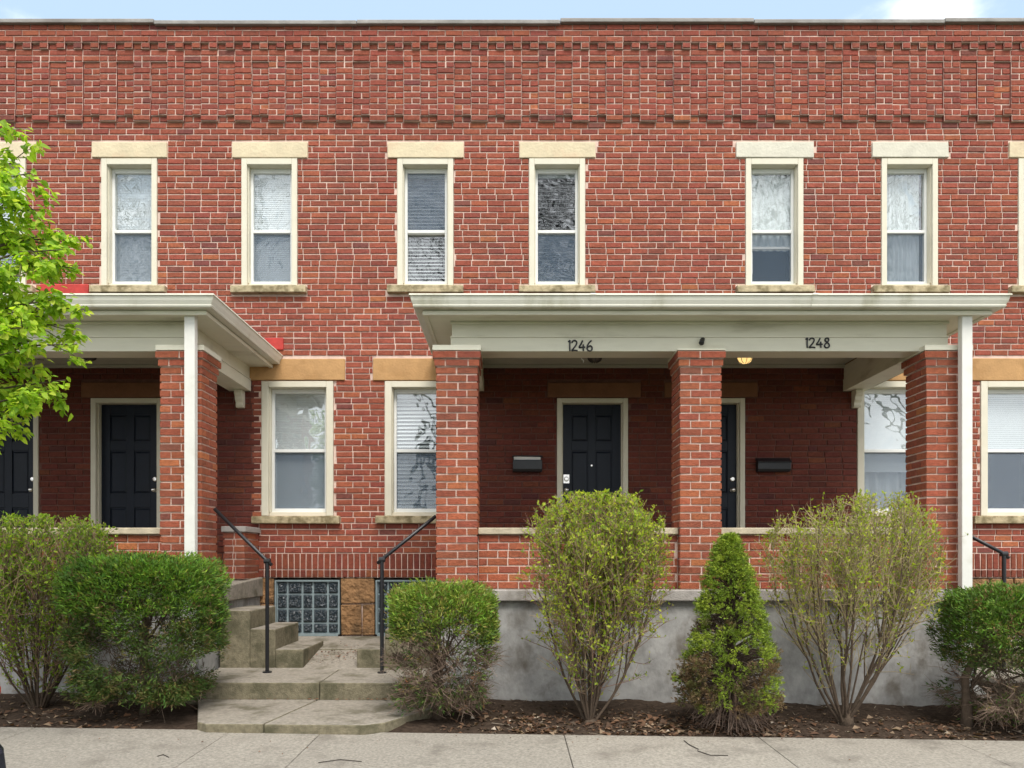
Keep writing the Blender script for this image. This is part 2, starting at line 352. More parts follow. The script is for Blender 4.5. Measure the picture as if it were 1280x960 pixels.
# cornice: corbelled strips, dentils and three top courses
zc=Z_CORN; hC=.0717
P=.4045; x0=PX(42,D)-P*20
def strip(a,b,z0,nrows,yf,flip=0,yb=0):
    wall.box(a+.002,b-.002,yf+.009,.003,z0,z0+nrows*hC,1); wall.box(a+.0005,b-.0005,yf+.011,.003,z0+.0005,z0+nrows*hC-.0005,0,(.23,.062,.045))
    for k in range(nrows):
        za=z0+k*hC+.006; zb=z0+(k+1)*hC-.006
        if (k+flip)%2: segs=[(a+.005,(a+b)/2-.006),((a+b)/2+.006,b-.005)]
        else: segs=[(a+.005,b-.005)]
        for s in segs:
            sh=rnd.uniform(-.004,.004); brick_face(wall,s[0]+sh*.5,s[1]+sh*.5,za,zb,yf+.012,yf+rnd.uniform(-.004,.003),tuple(c*q for c,q in zip(brick_tint(),(.94,.92,.96))))
i=0
while x0+i*P<XW1:
    a=x0+i*P; b=a+P/2; c=a+P
    if a>XW0-.5:
        strip(a,b,zc,1,-.046)                    # foot corbel
        strip(b,c,zc,1,-.012,1)
        strip(a,b,zc+hC,1,-.042,1)
        strip(b,(b+c)/2,zc+hC,1,-.03); strip((b+c)/2,c,zc+hC,1,-.05)
        strip(a,b,zc+2*hC,8,-.032)               # proud strip
        strip(b,c,zc+2*hC,8,-.013,1)             # recessed strip
        strip(a,b,zc+10*hC,1,-.034,1); strip(b,c,zc+10*hC,1,-.034)
        strip(a,c,zc+11*hC,1,-.028,1)
        for q in range(4):                       # dentil course
            strip(a+q*P/4,a+(q+1)*P/4,zc+12*hC,1,-.056 if q%2 else -.026)
        strip(a,b,zc+13*hC,1,-.06); strip(b,c,zc+13*hC,1,-.06)
        strip(a-P/4,b-P/4,zc+14*hC,1,-.058); strip(b-P/4,c-P/4,zc+14*hC,1,-.058)
        strip(a,b,zc+15*hC,1,-.058); strip(b,c,zc+15*hC,1,-.058)
    i+=1
ZTOP=zc+16*hC-.012
wall.box(XW0,XW1,.004,.30,6.3,ZTOP-.01,1)
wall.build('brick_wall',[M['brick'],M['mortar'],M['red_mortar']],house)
# shell behind the facade
sh=MB(); sh.box(XW0,XW1,.62,9,0,7.55); sh.build('rear_block',M['mortar'],house)
# coping tiles
cp=MB(); x=XW0; up=[0]
for xe,dz in [(PX(197,D),.012),(PX(448,D),-.006),(PX(700,D),.0),(PX(940,D),.02),(PX(1176,D),.006),(XW1,.022)]:
    cp.prism_x([(-.10,ZTOP+dz-.012),(-.10,ZTOP+dz+.035),(-.03,ZTOP+dz+.06),(.33,ZTOP+dz+.05),(.33,ZTOP+dz-.012)],x,xe-.006); x=xe
cp.build('coping',M['coping'],house,bevel=.008)
# foundation stones under the brick
fs=MB(); rnd2=random.Random(3)
gl=[(PX(a,D),PX(b,D)) for a,b in BASE]; ZB0,ZB1=PZ(793,D),PZ(725,D)
def stones(xa,xb):
    for (z0,z1) in ((-.25,.1),(.1,ZB0-.02),(ZB0-.02,PZ(755,D)),(PZ(755,D),ZF-.004)):
        x=xa
        while x<xb-.02:
            w=min(rnd2.uniform(.22,.42),xb-x)
            if xb-x-w<.12: w=xb-x
            fs.jbox(x+.006,x+w-.006,.0+rnd2.uniform(-.012,.006),.3,z0+.006,z1-.006,0,(1,1,1),.006); x+=w
e=XW0
for a,b in gl: stones(e,a-.01); e=b+.01
stones(e,XW1)
for a,b in gl:
    fs.box(a,b,.02,.3,-.25,ZB0-.03)
fs.box(XW0,XW1,.03,.28,-.3,ZB0-.06,1); fs.box(XW0,gl[0][0]-.02,.03,.28,ZB0-.06,ZF-.01,1); fs.box(gl[0][1]+.02,gl[1][0]-.02,.03,.28,ZB0-.06,ZF-.01,1); fs.box(gl[1][1]+.02,XW1,.03,.28,ZB0-.06,ZF-.01,1)
fs.build('foundation_stone',[M['stone'],M['mortar']],house,bevel=.012)
# red painted flashing
for (a,b,y0,y1) in ((52,112,366,356),(331,355,438,423)):
    f=MB(); f.box(PX(a,D),PX(b,D),-.035,.0,PZ(y0,D)-(.1 if a<100 else 0),PZ(y1,D)); 
    f.build('flashing',M['redpaint'],house,bevel=.01)

# windows
GB=bpy.data.materials.new('glass_block'); GB.use_nodes=True
_n=GB.node_tree.nodes; _p=_n['Principled BSDF']; _p.inputs['Base Color'].default_value=(.018,.03,.04,1); _p.inputs['Roughness'].default_value=.08; _p.inputs['Specular IOR Level'].default_value=.9
_t=_n.new('ShaderNodeTexNoise'); _t.inputs['Scale'].default_value=28; _t.inputs['Distortion'].default_value=1.2
_c=_n.new('ShaderNodeTexCoord'); _b=_n.new('ShaderNodeBump'); _b.inputs['Distance'].default_value=.05; _b.inputs['Strength'].default_value=1
GB.node_tree.links.new(_c.outputs['Object'],_t.inputs['Vector']); GB.node_tree.links.new(_t.outputs['Fac'],_b.inputs['Height']); GB.node_tree.links.new(_b.outputs[0],_p.inputs['Normal'])
M['glassblock']=GB
M['blockjoint']=mat('glass_block_edge',(.23,.285,.295),rough=.3,noise_amt=.15,noise_scale=12)

def blind_mesh(a,b,z0,z1,y,pitch,tilt,skew=0):
    m=MB(); z=z1-.02; m.box(a,b,y-.012,y+.02,z1-.03,z1)
    k=0
    while z>z0+.01:
        dz=pitch*.55*math.sin(tilt); dy=pitch*.55*math.cos(tilt); s=skew*rnd.uniform(-1,1)
        zc=z-pitch*.5
        m.add([(a,y-dy,zc-dz+s),(b,y-dy,zc-dz-s),(b,y,zc+.002-s),(a,y,zc+.002+s),(b,y+dy,zc+dz-s),(a,y+dy,zc+dz+s)],[(0,1,2,3),(3,2,4,5)])
        z-=pitch; k+=1
    return m
def curtain_mesh(a,b,z0,z1,y,folds=9,amp=.012):
    m=MB(); n=folds*8
    pts=[(a+(b-a)*i/n, y+amp*math.sin(i/n*folds*2*math.pi)+amp*.5*math.sin(i*.37)) for i in range(n+1)]
    m.sweep([[(x,yy,z0) for x,yy in pts],[(x,yy*1.0,z1) for x,yy in pts]],caps=False,close=False)
    return m
def window(a,b,z0,z1,ztop_sash,zmid,zbot,lint_mat,lint_box,sill_box,cover,screen_on='lower',raised=None,big=False,gm=None):
    gm=gm or M['glass']
    """casing (the part) with sashes, panes, blind, lintel and sill as sub-parts"""
    cw=.068 if not big else .085; yf=-.018; yr=.115
    c=MB()
    c.box(a+.003,a+cw,yf,.16,z0+.002,z1-.002); c.box(b-cw,b-.003,yf,.16,z0+.002,z1-.002)
    ct=.075
    c.box(a+cw,b-cw,yf,.16,z1-ct,z1-.002); c.box(a+cw,b-cw,.03,.16,z0+.002,z0+.05)
    # bead round the casing
    c.box(a+cw,a+cw+.012,.02,.16,z0+.05,z1-ct); c.box(b-cw-.012,b-cw,.02,.16,z0+.05,z1-ct)
    w=c.build('window',M['trim'],house,bevel=.005)
    a1,b1=a+cw+.012,b-cw-.012
    s=MB(); sw=.032
    zt=z1-ct; 
    s.box(a1,a1+sw,.085,.135,z0+.05,zt); s.box(b1-sw,b1,.085,.135,z0+.05,zt)
    s.box(a1+sw,b1-sw,.085,.135,zt-.055,zt); s.box(a1+sw,b1-sw,.08,.150,zmid-.022,zmid+.016)
    s.box(a1+sw,b1-sw,.085,.155,z0+.05,z0+.05+.045)
    s.build('sash',M['vinyl'],w,bevel=.004)
    g0,g1=a1+sw,b1-sw
    p=MB(); p.box(g0,g1,.108,.112,zmid+.016,zt-.055); p.build('pane',gm,w)
    lo=z0+.095; hi=zmid-.022
    if raised is not None:
        q=MB(); q.box(g0,g1,.138,.142,raised+.03,hi); q.build('pane',gm,w)
        q=MB(); q.box(g0,g1,.13,.155,raised,raised+.03); q.build('raised_sash_rail',M['vinyl'],w,bevel=.003)
    else:
        q=MB(); q.box(g0,g1,.138,.142,lo,hi); q.build('pane',gm,w)
    if screen_on:
        q=MB()
        if screen_on=='lower': q.box(g0,g1,.098,.1,lo,hi)
        else: q.box(g0,g1,.092,.094,zmid+.016,zt-.055)
        q.build('insect_screen',M['screen'],w)
    cover(w,g0-.02,g1+.02,lo-.03,zt-.04,zmid)
    r=MB(); r.box(a-.02,b+.02,.30,.60,z0-.02,z1+.02); # dark room box, open to the front
    r.f=r.f[:2]+r.f[3:]; r.m=r.m[:-1]; r.t=r.t[:-1]
    r.build('room_interior',M['dark'],w)
    l=MB(); x0,x1,q0,q1=lint_box; l.jbox(x0+.004,x1-.004,-.024,.1,q0+.004,q1-.006,0,(1,1,1),.004); l.build('lintel',lint_mat,w,bevel=.008)
    s=MB(); x0,x1,q0,q1=sill_box; s.jbox(x0,x1,-.075,.06,q0+.002,q1-.003,0,(1,1,1),.004); s.build('sill',M['sill'],w,bevel=.01)
    return w
def cover_blind(pitch=.024,tilt=R(72),zlow=None,skew=0,dy=0):
    def f(w,a,b,z0,z1,zmid):
        blind_mesh(a,b,z0 if zlow is None else zlow,z1,.163+dy,pitch,tilt,skew).build('blind',M['blind'],w)
    return f
def cover_curtain(zlow=None,xr=0,shift=0):
    def f(w,a,b,z0,z1,zmid):
        curtain_mesh(a,b-xr,z0 if zlow is None else zlow,z1,.17).build('curtain',M['curtain'],w)
    return f
def cover_two(zlow):
    def f(w,a,b,z0,z1,zmid):
        blind_mesh(a,b,zlow,z1,.163,.024,R(72)).build('blind',M['blind'],w)
        curtain_mesh(a,b,z0,zlow+.05,.235,5,.02).build('curtain',M['curtain'],w)
    return f
def cover_w5(w,a,b,z0,z1,zmid):
    curtain_mesh(a,b,zmid-.2,z1,.175,6,.01).build('curtain',M['curtain'],w)
    q=MB(); q.box(a+.035,a+.05,.16,.166,PZ(336,D),PZ(309,D)); q.build('blind_wand',M['vinyl'],w)
zmU=PZ(285.5,D); zmL=PZ(562,D)
covU=[cover_blind(),cover_blind(.02,R(78)),cover_blind(.024,R(74)),cover_blind(.042,R(33),skew=.0015),cover_blind(.05,R(20),skew=.001),cover_w5,cover_curtain(xr=.035),cover_curtain()]
for i,(a,b) in enumerate(UPW):
    lm=M['lintel_grey'] if i in (5,6) else M['lintel_cream']
    window(PX(a,D),PX(b,D),zU[0],zU[1],0,zmU,0,lm,lint[i],sills[i],covU[i],'upper' if i==3 else 'lower',PZ(306,D) if i==5 else None,gm=M['plain_glass'] if i in (1,6,7) else None)
covL=[cover_blind(.021,R(70)),cover_blind(.046,R(50),skew=.001),cover_two(PZ(588,D)),cover_blind(.024,R(66),zlow=PZ(563,D))]
for i,(a,b) in enumerate(LOW):
    window(PX(a,D),PX(b,D),zL[0],zL[1],0,zmL,0,M['lintel_tan'],lint[8+i],sills[8+i],covL[i],'lower',big=True)
# basement windows of glass block
for a,b in gl:
    f=MB(); fr=.018
    f.box(a,a+fr,-.004,.12,ZB0,ZB1); f.box(b-fr,b,-.004,.12,ZB0,ZB1); f.box(a+fr,b-fr,-.004,.12,ZB1-fr,ZB1); f.box(a+fr,b-fr,-.004,.12,ZB0-.02,ZB0+fr*.6)
    ws=[.13,.18,.13,.18,.13]; k=(b-a-2*fr)/sum(ws); hs=[.12,.17,.17,.15]; kz=(ZB1-fr-ZB0-fr*.6)/sum(hs)
    f.box(a+fr,b-fr,.028,.1,ZB0+fr*.6,ZB1-fr)
    w=f.build('basement_window',M['blockjoint'],house)
    g=MB(); x=a+fr
    for wi in ws:
        z=ZB0+fr*.6
        for hj in hs:
            x1=x+wi*k; z1=z+hj*kz; e=.009
            g.add([(x+e,.03,z+e),(x1-e,.03,z+e),(x1-e,.03,z1-e),(x+e,.03,z1-e),(x+e+.02,.006,z+e+.02),(x1-e-.02,.006,z+e+.02),(x1-e-.02,.006,z1-e-.02),(x+e+.02,.006,z1-e-.02)],
                  [(4,5,6,7),(0,1,5,4),(1,2,6,5),(2,3,7,6),(3,0,4,7)])
            z=z1
        x+=wi*k
    g.build('glass_block',M['glassblock'],w)
# doors
for i,(xa,xb) in enumerate(DOORS):
    a,b=PX(xa,D),PX(xb,D); z0,z1=zD
    c=MB(); cw=.062
    c.box(a+.002,a+cw,-.02,.14,z0,z1); c.box(b-cw,b-.002,-.02,.14,z0,z1); c.box(a+cw,b-cw,-.02,.14,z1-.055,z1)
    c.box(a+cw,a+cw+.014,.03,.16,z0,z1-.055); c.box(b-cw-.014,b-cw,.03,.16,z0,z1-.055)
    da,db=a+cw+.014,b-cw-.014; yd=.085
    m=MB()
    zt=z1-.06; xm=(da+db)/2
    m.box(da,db,yd+.012,yd+.05,z0,zt)
    st=.105; rails=[(z0,z0+.2),(z0+.83,z0+1.0),(z0+1.52,z0+1.63),(zt-.12,zt)]
    m.box(da,da+st,yd,yd+.012,z0,zt); m.box(db-st,db,yd,yd+.012,z0,zt); m.box(xm-.045,xm+.045,yd,yd+.012,z0,zt)
    for r0,r1 in rails: m.box(da+st,xm-.045,yd,yd+.012,r0,r1); m.box(xm+.045,db-st,yd,yd+.012,r0,r1)
    for k in range(3):
        p0,p1=rails[k][1]+.03,rails[k+1][0]-.03
        for q0,q1 in ((da+st+.025,xm-.07),(xm+.07,db-st-.025)):
            m.add([(q0,yd+.004,p0),(q1,yd+.004,p0),(q1,yd+.004,p1),(q0,yd+.004,p1),(q0-.02,yd+.0125,p0-.02),(q1+.02,yd+.0125,p0-.02),(q1+.02,yd+.0125,p1+.02),(q0-.02,yd+.0125,p1+.02)],
                  [(0,1,2,3),(4,5,1,0),(5,6,2,1),(6,7,3,2),(7,4,0,3)])
    d=m.build('door',M['door'],house,bevel=.003)
    c.build('door_casing',M['trim'],d,bevel=.005)
    kx = da+.045 if i==2 else db-.05
    h=MB(); zk=PZ(612,D); h.disc_lathe((kx,yd,zk),(0,-1,0),[(0,.03),(.008,.03),(.012,.012),(.035,.012),(.045,.027),(.06,.026),(.068,.012),(.069,.001)],16); h.build('door_knob',M['chrome'],d,smooth=True)
    h=MB(); zk=PZ(598,D); h.disc_lathe((kx,yd,zk),(0,-1,0),[(0,.03),(.01,.03),(.016,.022),(.022,.021),(.023,.001)],16)
    if i==2: h.box(kx-.035,kx+.035,yd-.006,yd,zk-.05,zk+.055)
    h.build('deadbolt',M['chrome'],d)
    if i==2:
        h=MB(); h.disc_lathe((xm,yd,PZ(581,D)),(0,-1,0),[(0,.012),(.008,.012),(.009,.001)],12); h.build('peephole',M['chrome'],d)
    l=MB(); x0,x1,q0,q1=lint[12+i]; l.jbox(x0+.004,x1-.004,-.02,.1,q0+.006,q1-.006,0,(1,1,1),.003); l.build('lintel',M['lintel_brown'],d,bevel=.006)
    t=MB(); t.box(a-.02,b+.02,-.06,.2,z0-.05,z0-.002); t.build('threshold',M['cap'],d,bevel=.005)

# ------------------------------------------------------------------ porches
YPF=-1.80; YPB=-1.42       # pier front and back
ZLED=1.10; ZPT=3.392
def pier_mesh(x0,x1,y0,y1,z0,z1,corbel=True):
    m=MB(); n=int(round((z1-z0)/.0742)); h=(z1-z0)/n; jt=.0082; b=.098
    m.box(x0+.009,x1-.009,y0+.009,y1-.009,z0,z1,1)
    for k in range(n):
        za=z0+k*h+jt; zb=z0+(k+1)*h-jt
        g=0
        if corbel and k==n-1: g=.03
        if corbel and k==n-2: g=.014
        a,c,p,q=x0-g,x1+g,y0-g,y1+g
        if g: m.box(a+.009,c-.009,p+.009,q-.009,z0+k*h+.002,z0+(k+1)*h-.002,1)
        xm=(a+c)/2+rnd.uniform(-.012,.012); J=lambda: rnd.uniform(-.003,.003)
        T=lambda: brick_tint('pier')
        if k%2==0:
            m.jbox(a+J(),xm-.0075,p,p+b,za,zb,0,T()); m.jbox(xm+.0075,c+J(),p,p+b,za,zb,0,T())
            m.jbox(a,xm-.006,q-b,q,za,zb,0,T()); m.jbox(xm+.006,c,q-b,q,za,zb,0,T())
            m.jbox(a+J()*.6,a+b,p+b+.012,q-b-.012,za,zb,0,T()); m.jbox(c-b,c+J()*.6,p+b+.012,q-b-.012,za,zb,0,T())
        else:
            ym=(p+q)/2+rnd.uniform(-.01,.01)
            for (u0,u1) in ((a+J()*.6,a+b),(c-b,c+J()*.6)):
                m.jbox(u0,u1,p+J()*.5,ym-.006,za,zb,0,T()); m.jbox(u0,u1,ym+.006,q,za,zb,0,T())
            m.jbox(a+b+.012,c-b-.012,p+J()*.7,p+b,za,zb,0,T()); m.jbox(a+b+.012,c-b-.012,q-b,q,za,zb,0,T())
    return m
def kgutter_ring(x,y,z,ux,uy):    # cross-section of an ogee gutter; (ux,uy) points outward, at (x,y) on the fascia line, z = top
    prof=[(0,0),(.125,0),(.128,-.014),(.116,-.018),(.108,-.055),(.092,-.092),(.096,-.1),(.088,-.114),(0,-.114)]
    return [(x+ux*o,y+uy*o,z+h) for o,h in prof]
def make_porch(dx,label,pier_labels,left_steps):
    X0,X1=-.73+dx,4.385+dx          # outer pier faces
    pr=thing('covered_porch',label,'porch',((X0+X1)/2,-.9,0),'covered porches along the row house')
    cx=[X0+.2,1.615+.2+dx,X1-.2]
    for c in cx:
        p=pier_mesh(c-.2,c+.2,YPF,YPB,ZLED+.002,ZPT).build('brick_pier',[M['brick'],M['mortar']],pr)
        q=MB(); q.box(c-.232,c+.232,YPF-.031,YPB+.033,ZPT+.003,ZPT+(.017 if c==cx[1] else .054)); q.build('pier_cap',M['cream'],p,bevel=.004)
    # parapet walls between the piers
    for u,v in ((cx[0]+.2,cx[1]-.2),(cx[1]+.2,cx[2]-.2)):
        w=MB(); zt=1.632; w.box(u,v,-1.70,-1.55,ZLED+.002,zt,1)
        tmp=MB(); nr=7; lay_wall(tmp,u,v,0,nr,[],yf=-.009,BH=(zt-ZLED)/nr,yb=.001,tintf=lambda:brick_tint('pier'))
        w.add([(x,y-1.70,z+ZLED) for x,y,z in tmp.v],[],0)
        nb=len(w.v)-len(tmp.v)
        for f,t in zip(tmp.f,tmp.t): w.f.append(tuple(i+nb for i in f)); w.m.append(0); w.t.append(t)
        o=w.build('parapet',[M['brick'],M['mortar']],pr)
        q=MB(); q.box(u+.002,v-.002,-1.745,-1.50,zt+.002,zt+.066); q.build('parapet_cap',M['cap'],o,bevel=.008)
    # foundation wall with concrete ledge, floor slab
    fw=MB(); fw.box(X0+.03,cx[1]-.012,-1.785,-1.5,-.3,ZLED-.112); fw.box(cx[1]+.012,X1-.03,-1.785,-1.5,-.3,ZLED-.112)
    fw.box(cx[1]-.012,cx[1]+.012,-1.77,-1.5,-.3,ZLED-.112)
    fw.box(X0+.035,X0+.25,-1.5,-.02,-.3,.95); fw.box(X1-.25,X1-.035,-1.5,-.02,-.3,.95)
    f=fw.build('foundation_wall',M['stucco'],pr,bevel=.006)
    lg=MB(); lg.box(X0-.02,X1+.02,-1.845,-1.3,ZLED-.11,ZLED); lg.build('ledge',M['ledge'],f,bevel=.012)
    sl=MB(); sl.add([(X0,-1.3,.95),(X1,-1.3,.95),(X1,-.02,.95),(X0,-.02,.95),(X0,-1.3,1.105),(X1,-1.3,1.105),(X1,-.02,1.18),(X0,-.02,1.18)],
              [(0,3,2,1),(4,5,6,7),(0,1,5,4),(1,2,6,5),(2,3,7,6),(3,0,4,7)]); sl.build('porch_floor',M['concrete'],pr,bevel=.012)
    # low brick pedestals against the wall at both ends
    for a,b in ((X0+.02,X0+.26),(X1-.29,X1-.05)):
        o=pier_mesh(a,b,-.5,-.02,1.165,1.70,False).build('brick_pedestal',[M['brick'],M['mortar']],pr)
        q=MB(); q.box(a-.02,b+.02,-.525,-.015,1.703,1.768); q.build('pedestal_cap',M['ledge'],o,bevel=.008)
    # beam on three sides
    bo0,bo1=X0+.145,X1-.16; bw=.24; yB=-1.735
    bm=MB()
    bm.box(bo0,bo1,yB+.012,yB+.245,3.412,3.72); bm.box(bo0-.006,bo1+.006,yB,yB+.012,3.410,3.542); bm.box(bo0-.012,bo1+.012,yB-.008,yB+.012,3.543,3.556)
    bm.box(bo0-.012,bo1+.012,yB-.012,yB+.012,3.675,3.698)
    for s,xo in ((1,bo0),(-1,bo1)):
        xi=xo+s*bw; A,B=min(xo,xi),max(xo,xi)
        bm.box(A,B,yB+.245,-.004,3.413,3.719)
        bm.box(xo-.011 if s>0 else xo,xo if s>0 else xo+.011,yB+.013,-.004,3.411,3.541); bm.box(xo-.018 if s>0 else xo,xo if s>0 else xo+.018,yB+.014,-.004,3.5435,3.5555)
        bm.box(xi if s>0 else xi-.009,xi+.009 if s>0 else xi,yB+.246,-.004,3.4115,3.55)
    bm.build('beam',M['cream'],pr,bevel=.003)
    ce=MB(); ce.box(bo0+bw,bo1-bw,yB+.246,-.004,3.735,3.76)
    for k in range(12):
        ce.box(bo0+bw+.001,bo1-bw-.001,yB+.25+k*.12,yB+.25+k*.12+.115,3.728,3.736)
    ce.box(bo0+bw,bo1-bw,-.04,-.004,3.69,3.727); ce.box(bo0+bw,bo1-bw,yB+.246,yB+.28,3.69,3.727)
    ce.build('porch_ceiling',M['ceiling'],pr)
    # soffit and fascia around the eave
    gx0,gx1,gy=-.825+dx,4.49+dx,-1.965      # fascia line
    so=MB()
    so.box(gx0+.03,gx1-.03,gy+.03,yB+.02,3.70,3.715); so.box(gx0+.03,bo0+.02,yB+.02,-.004,3.70,3.715); so.box(bo1-.02,gx1-.03,yB+.02,-.004,3.70,3.715)
    so.build('soffit',M['cream'],pr)
    fa=MB()
    fa.box(gx0,gx1,gy,gy+.03,3.685,3.83); fa.box(gx0,gx0+.03,gy+.03,-.004,3.685,3.83); fa.box(gx1-.03,gx1,gy+.03,-.004,3.685,3.83)
    fa.box(gx0-.014,gx1+.014,gy-.014,gy,3.684,3.722); fa.box(gx0-.014,gx0,gy,-.004,3.684,3.722); fa.box(gx1,gx1+.014,gy,-.004,3.684,3.722)
    fa.build('fascia',M['cream'],pr,bevel=.003)
    g=MB(); zg=3.846
    s2=1.0
    path=[(gx0,-.006,-1,0),(gx0,gy,-1,-1),(gx1,gy,1,-1),(gx1,-.006,1,0)]
    g.sweep([kgutter_ring(x,y,zg,ux,uy) for x,y,ux,uy in path],0)
    for xs in (gx0+1.55,gx0+3.6):
        g.sweep([[(x,gy-o*1.04-.0015,zg+h*1.03+.0008) for o,h in [(0,0),(.125,0),(.128,-.014),(.116,-.018),(.108,-.055),(.092,-.092),(.096,-.1),(.088,-.114),(0,-.114)]] for x in (xs,xs+.05)])
    g.build('gutter',M['gutter'],pr)
    # hipped roof
    rf=MB(); ze,zr=3.852,4.50; e=.06; run=2.0
    A=(gx0-e,gy-e,ze);B=(gx1+e,gy-e,ze);C=(gx1+e,-.002,ze);Dd=(gx0-e,-.002,ze);E=(gx0+run-.3,-.002,zr);G=(gx1-run+.3,-.002,zr)
    rf.add([A,B,C,Dd,E,G],[(0,1,5,4),(1,2,5),(3,0,4),(0,3,2,1),(2,3,4,5)])
    rf.build('shingle_roof',M['shingle'],pr)
    # scroll brackets where the side beams meet the wall
    for xo in ((bo0+.03),(bo1-.13)) if False else ((bo0+.06),(bo1-.15)):
        k=MB(); prof=[(-.006,3.409),(-.13,3.409),(-.135,3.36),(-.11,3.33),(-.10,3.29),(-.075,3.26),(-.08,3.235),(-.07,3.205),(-.006,3.205)]
        k.prism_x(prof,xo,xo+.09); k.build('bracket',M['trim'],pr,bevel=.006)
    # downspout at the street corner pier
    dsx=(640 and X1-.03)
    ds=MB(); w=.05; dd=.036
    xc=PX(1206,7.1)+dx if dx==0 else PX(239,7.1)
    yc=-1.905
    def ring(x,y,z): return [(x-w,y-dd,z),(x+w,y-dd,z),(x+w,y+dd,z),(x-w,y+dd,z)]
    ds.sweep([ring(xc,yc,3.74),ring(xc,yc,1.12),ring(xc-.005,yc-.02,1.04),ring(xc-.005,yc-.035,.3),ring(xc-.005,yc-.1,.22),ring(xc-.005,yc-.3,.14)])
    ds.build('downspout',M['downspout'],pr,bevel=.006)
    return pr
SH=-7.37
make_porch(0,'wide covered porch with pale beam over the two numbered front doors','',1)
make_porch(SH,'covered porch half hidden behind the bright green leaves of the street tree','',1)

# ------------------------------------------------------------------ concrete steps and landings
def steps(xa,sgn,label,group='side steps up to the porches'):
    """xa = porch slab edge; the flight goes down away from it along sgn*X"""
    m=MB(); yf,yb=-1.35,-.5
    st=[(0,.31,.87),(.31,.57,.68),(.57,.855,.475)]
    for a,b,z in st:
        x0,x1=sorted((xa+sgn*a,xa+sgn*b))
        m.jbox(x0,x1,yf,yb,-.1,z,0,(1,1,1),.003)
        for q in (-4,-3,-2,-1): m.m[q]=1
    o=m.build('concrete_steps',[M['concrete'],M['moss']],None,bevel=.014)
    return tag(o,label,'steps',group)
steps(-2.99,1,'worn concrete steps climbing from the landing to the porch by the white downspout')
steps(-.73,-1,'concrete steps mostly hidden behind the boxy shrub beside the landing')
steps(4.39,1,'concrete steps behind the clipped hedge at the right hand porch end')
# landing and lower slab
def path_mesh(dx):
    m=MB()
    xL,xR=-3.0+dx,-.7+dx
    # upper landing, sloping up to the wall
    P0=[(xL,-2.18),(xR,-2.18),(xR,-.72),(xL,-.72)]
    def slab(pts,zt,zb):
        n=len(pts); m.add([(x,y,zb) for x,y in pts]+[(x,y,z) for (x,y),z in zip(pts,zt)],
            [tuple(range(n-1,-1,-1)),tuple(range(n,2*n))]+[(i,(i+1)%n,(i+1)%n+n,i+n) for i in range(n)])
        for q in range(1,n+1): m.m[-q]=1
    slab([(xL,-2.18),(-1.757+dx,-2.18),(-1.757+dx,-1.40),(xL,-1.40)],[.272,.27,.275,.278],-.2)
    slab([(-1.752+dx,-2.182),(xR,-2.182),(xR,-1.40),(-1.752+dx,-1.40)],[.27,.266,.272,.274],-.2)
    slab([(xL,-1.395),(xR,-1.395),(xR,-.71),(xL,-.71)],[.276,.274,.39,.392],-.2)
    slab([(xL,-.70),(xR,-.70),(xR,-.0),(xL,-.0)],[.40,.398,.47,.472],-.2)
    # lower slab with chamfered corner, in two pours
    slab([(-2.37+dx,-3.2),(-1.93+dx,-3.2),(-1.77+dx,-2.184),(-2.86+dx,-2.184),(-2.47+dx,-3.12)],[.118,.117,.116,.118,.118],-.2)
    slab([(-1.923+dx,-3.2),(-1.14+dx,-3.2),(-1.0+dx,-3.1),(-.66+dx,-2.5),(-.62+dx,-2.186),(-1.763+dx,-2.186)],[.115,.108,.108,.108,.108,.114],-.2)
    return m
struct(path_mesh(0).build('path',[M['concrete'],M['moss']],None,bevel=.012))
struct(path_mesh(-SH).build('path',[M['concrete'],M['moss']],None,bevel=.012))

# handrails
def rail(px,pytop,X1,Z1,zb,y,label):
    h=MB(); h.tube([(px,y,zb),(px,y,pytop)],.019,10)
    h.disc_lathe((px,y,zb),(0,0,1),[(0,.045),(.012,.045),(.014,.02)],12)
    h.disc_lathe((px-.03,y,pytop+.005),(1,0,0),[(0,.026),(.06,.026)],10)
    post=h
    root=thing('handrail',label,'handrail',(px,y,zb),'black pipe handrails beside the steps')
    post.build('post',M['black'],root,smooth=False)
    g=MB(); s=1 if X1>px else -1
    g.tube([(px-s*.045,y,pytop-.035),(px,y,pytop+.006),(X1,y,Z1)],.018,10); g.build('rail',M['black'],root,smooth=True)
    return root
rail(PX(334,7.38),PZ(702,7.38),PX(268,7.38),PZ(636,7.38),.275,-1.62,'black pipe handrail rising to the pier with the long white downspout')
rail(PX(477.5,7.38),PZ(700,7.38),PX(545,7.38),PZ(645,7.38),.27,-1.62,'black pipe handrail rising towards the pier nearest the glass block windows')
rail(PX(1255,7.38),PZ(693,7.38),PX(1207,7.38),PZ(667,7.38),.2,-1.62,'black pipe handrail standing above the clipped hedge')

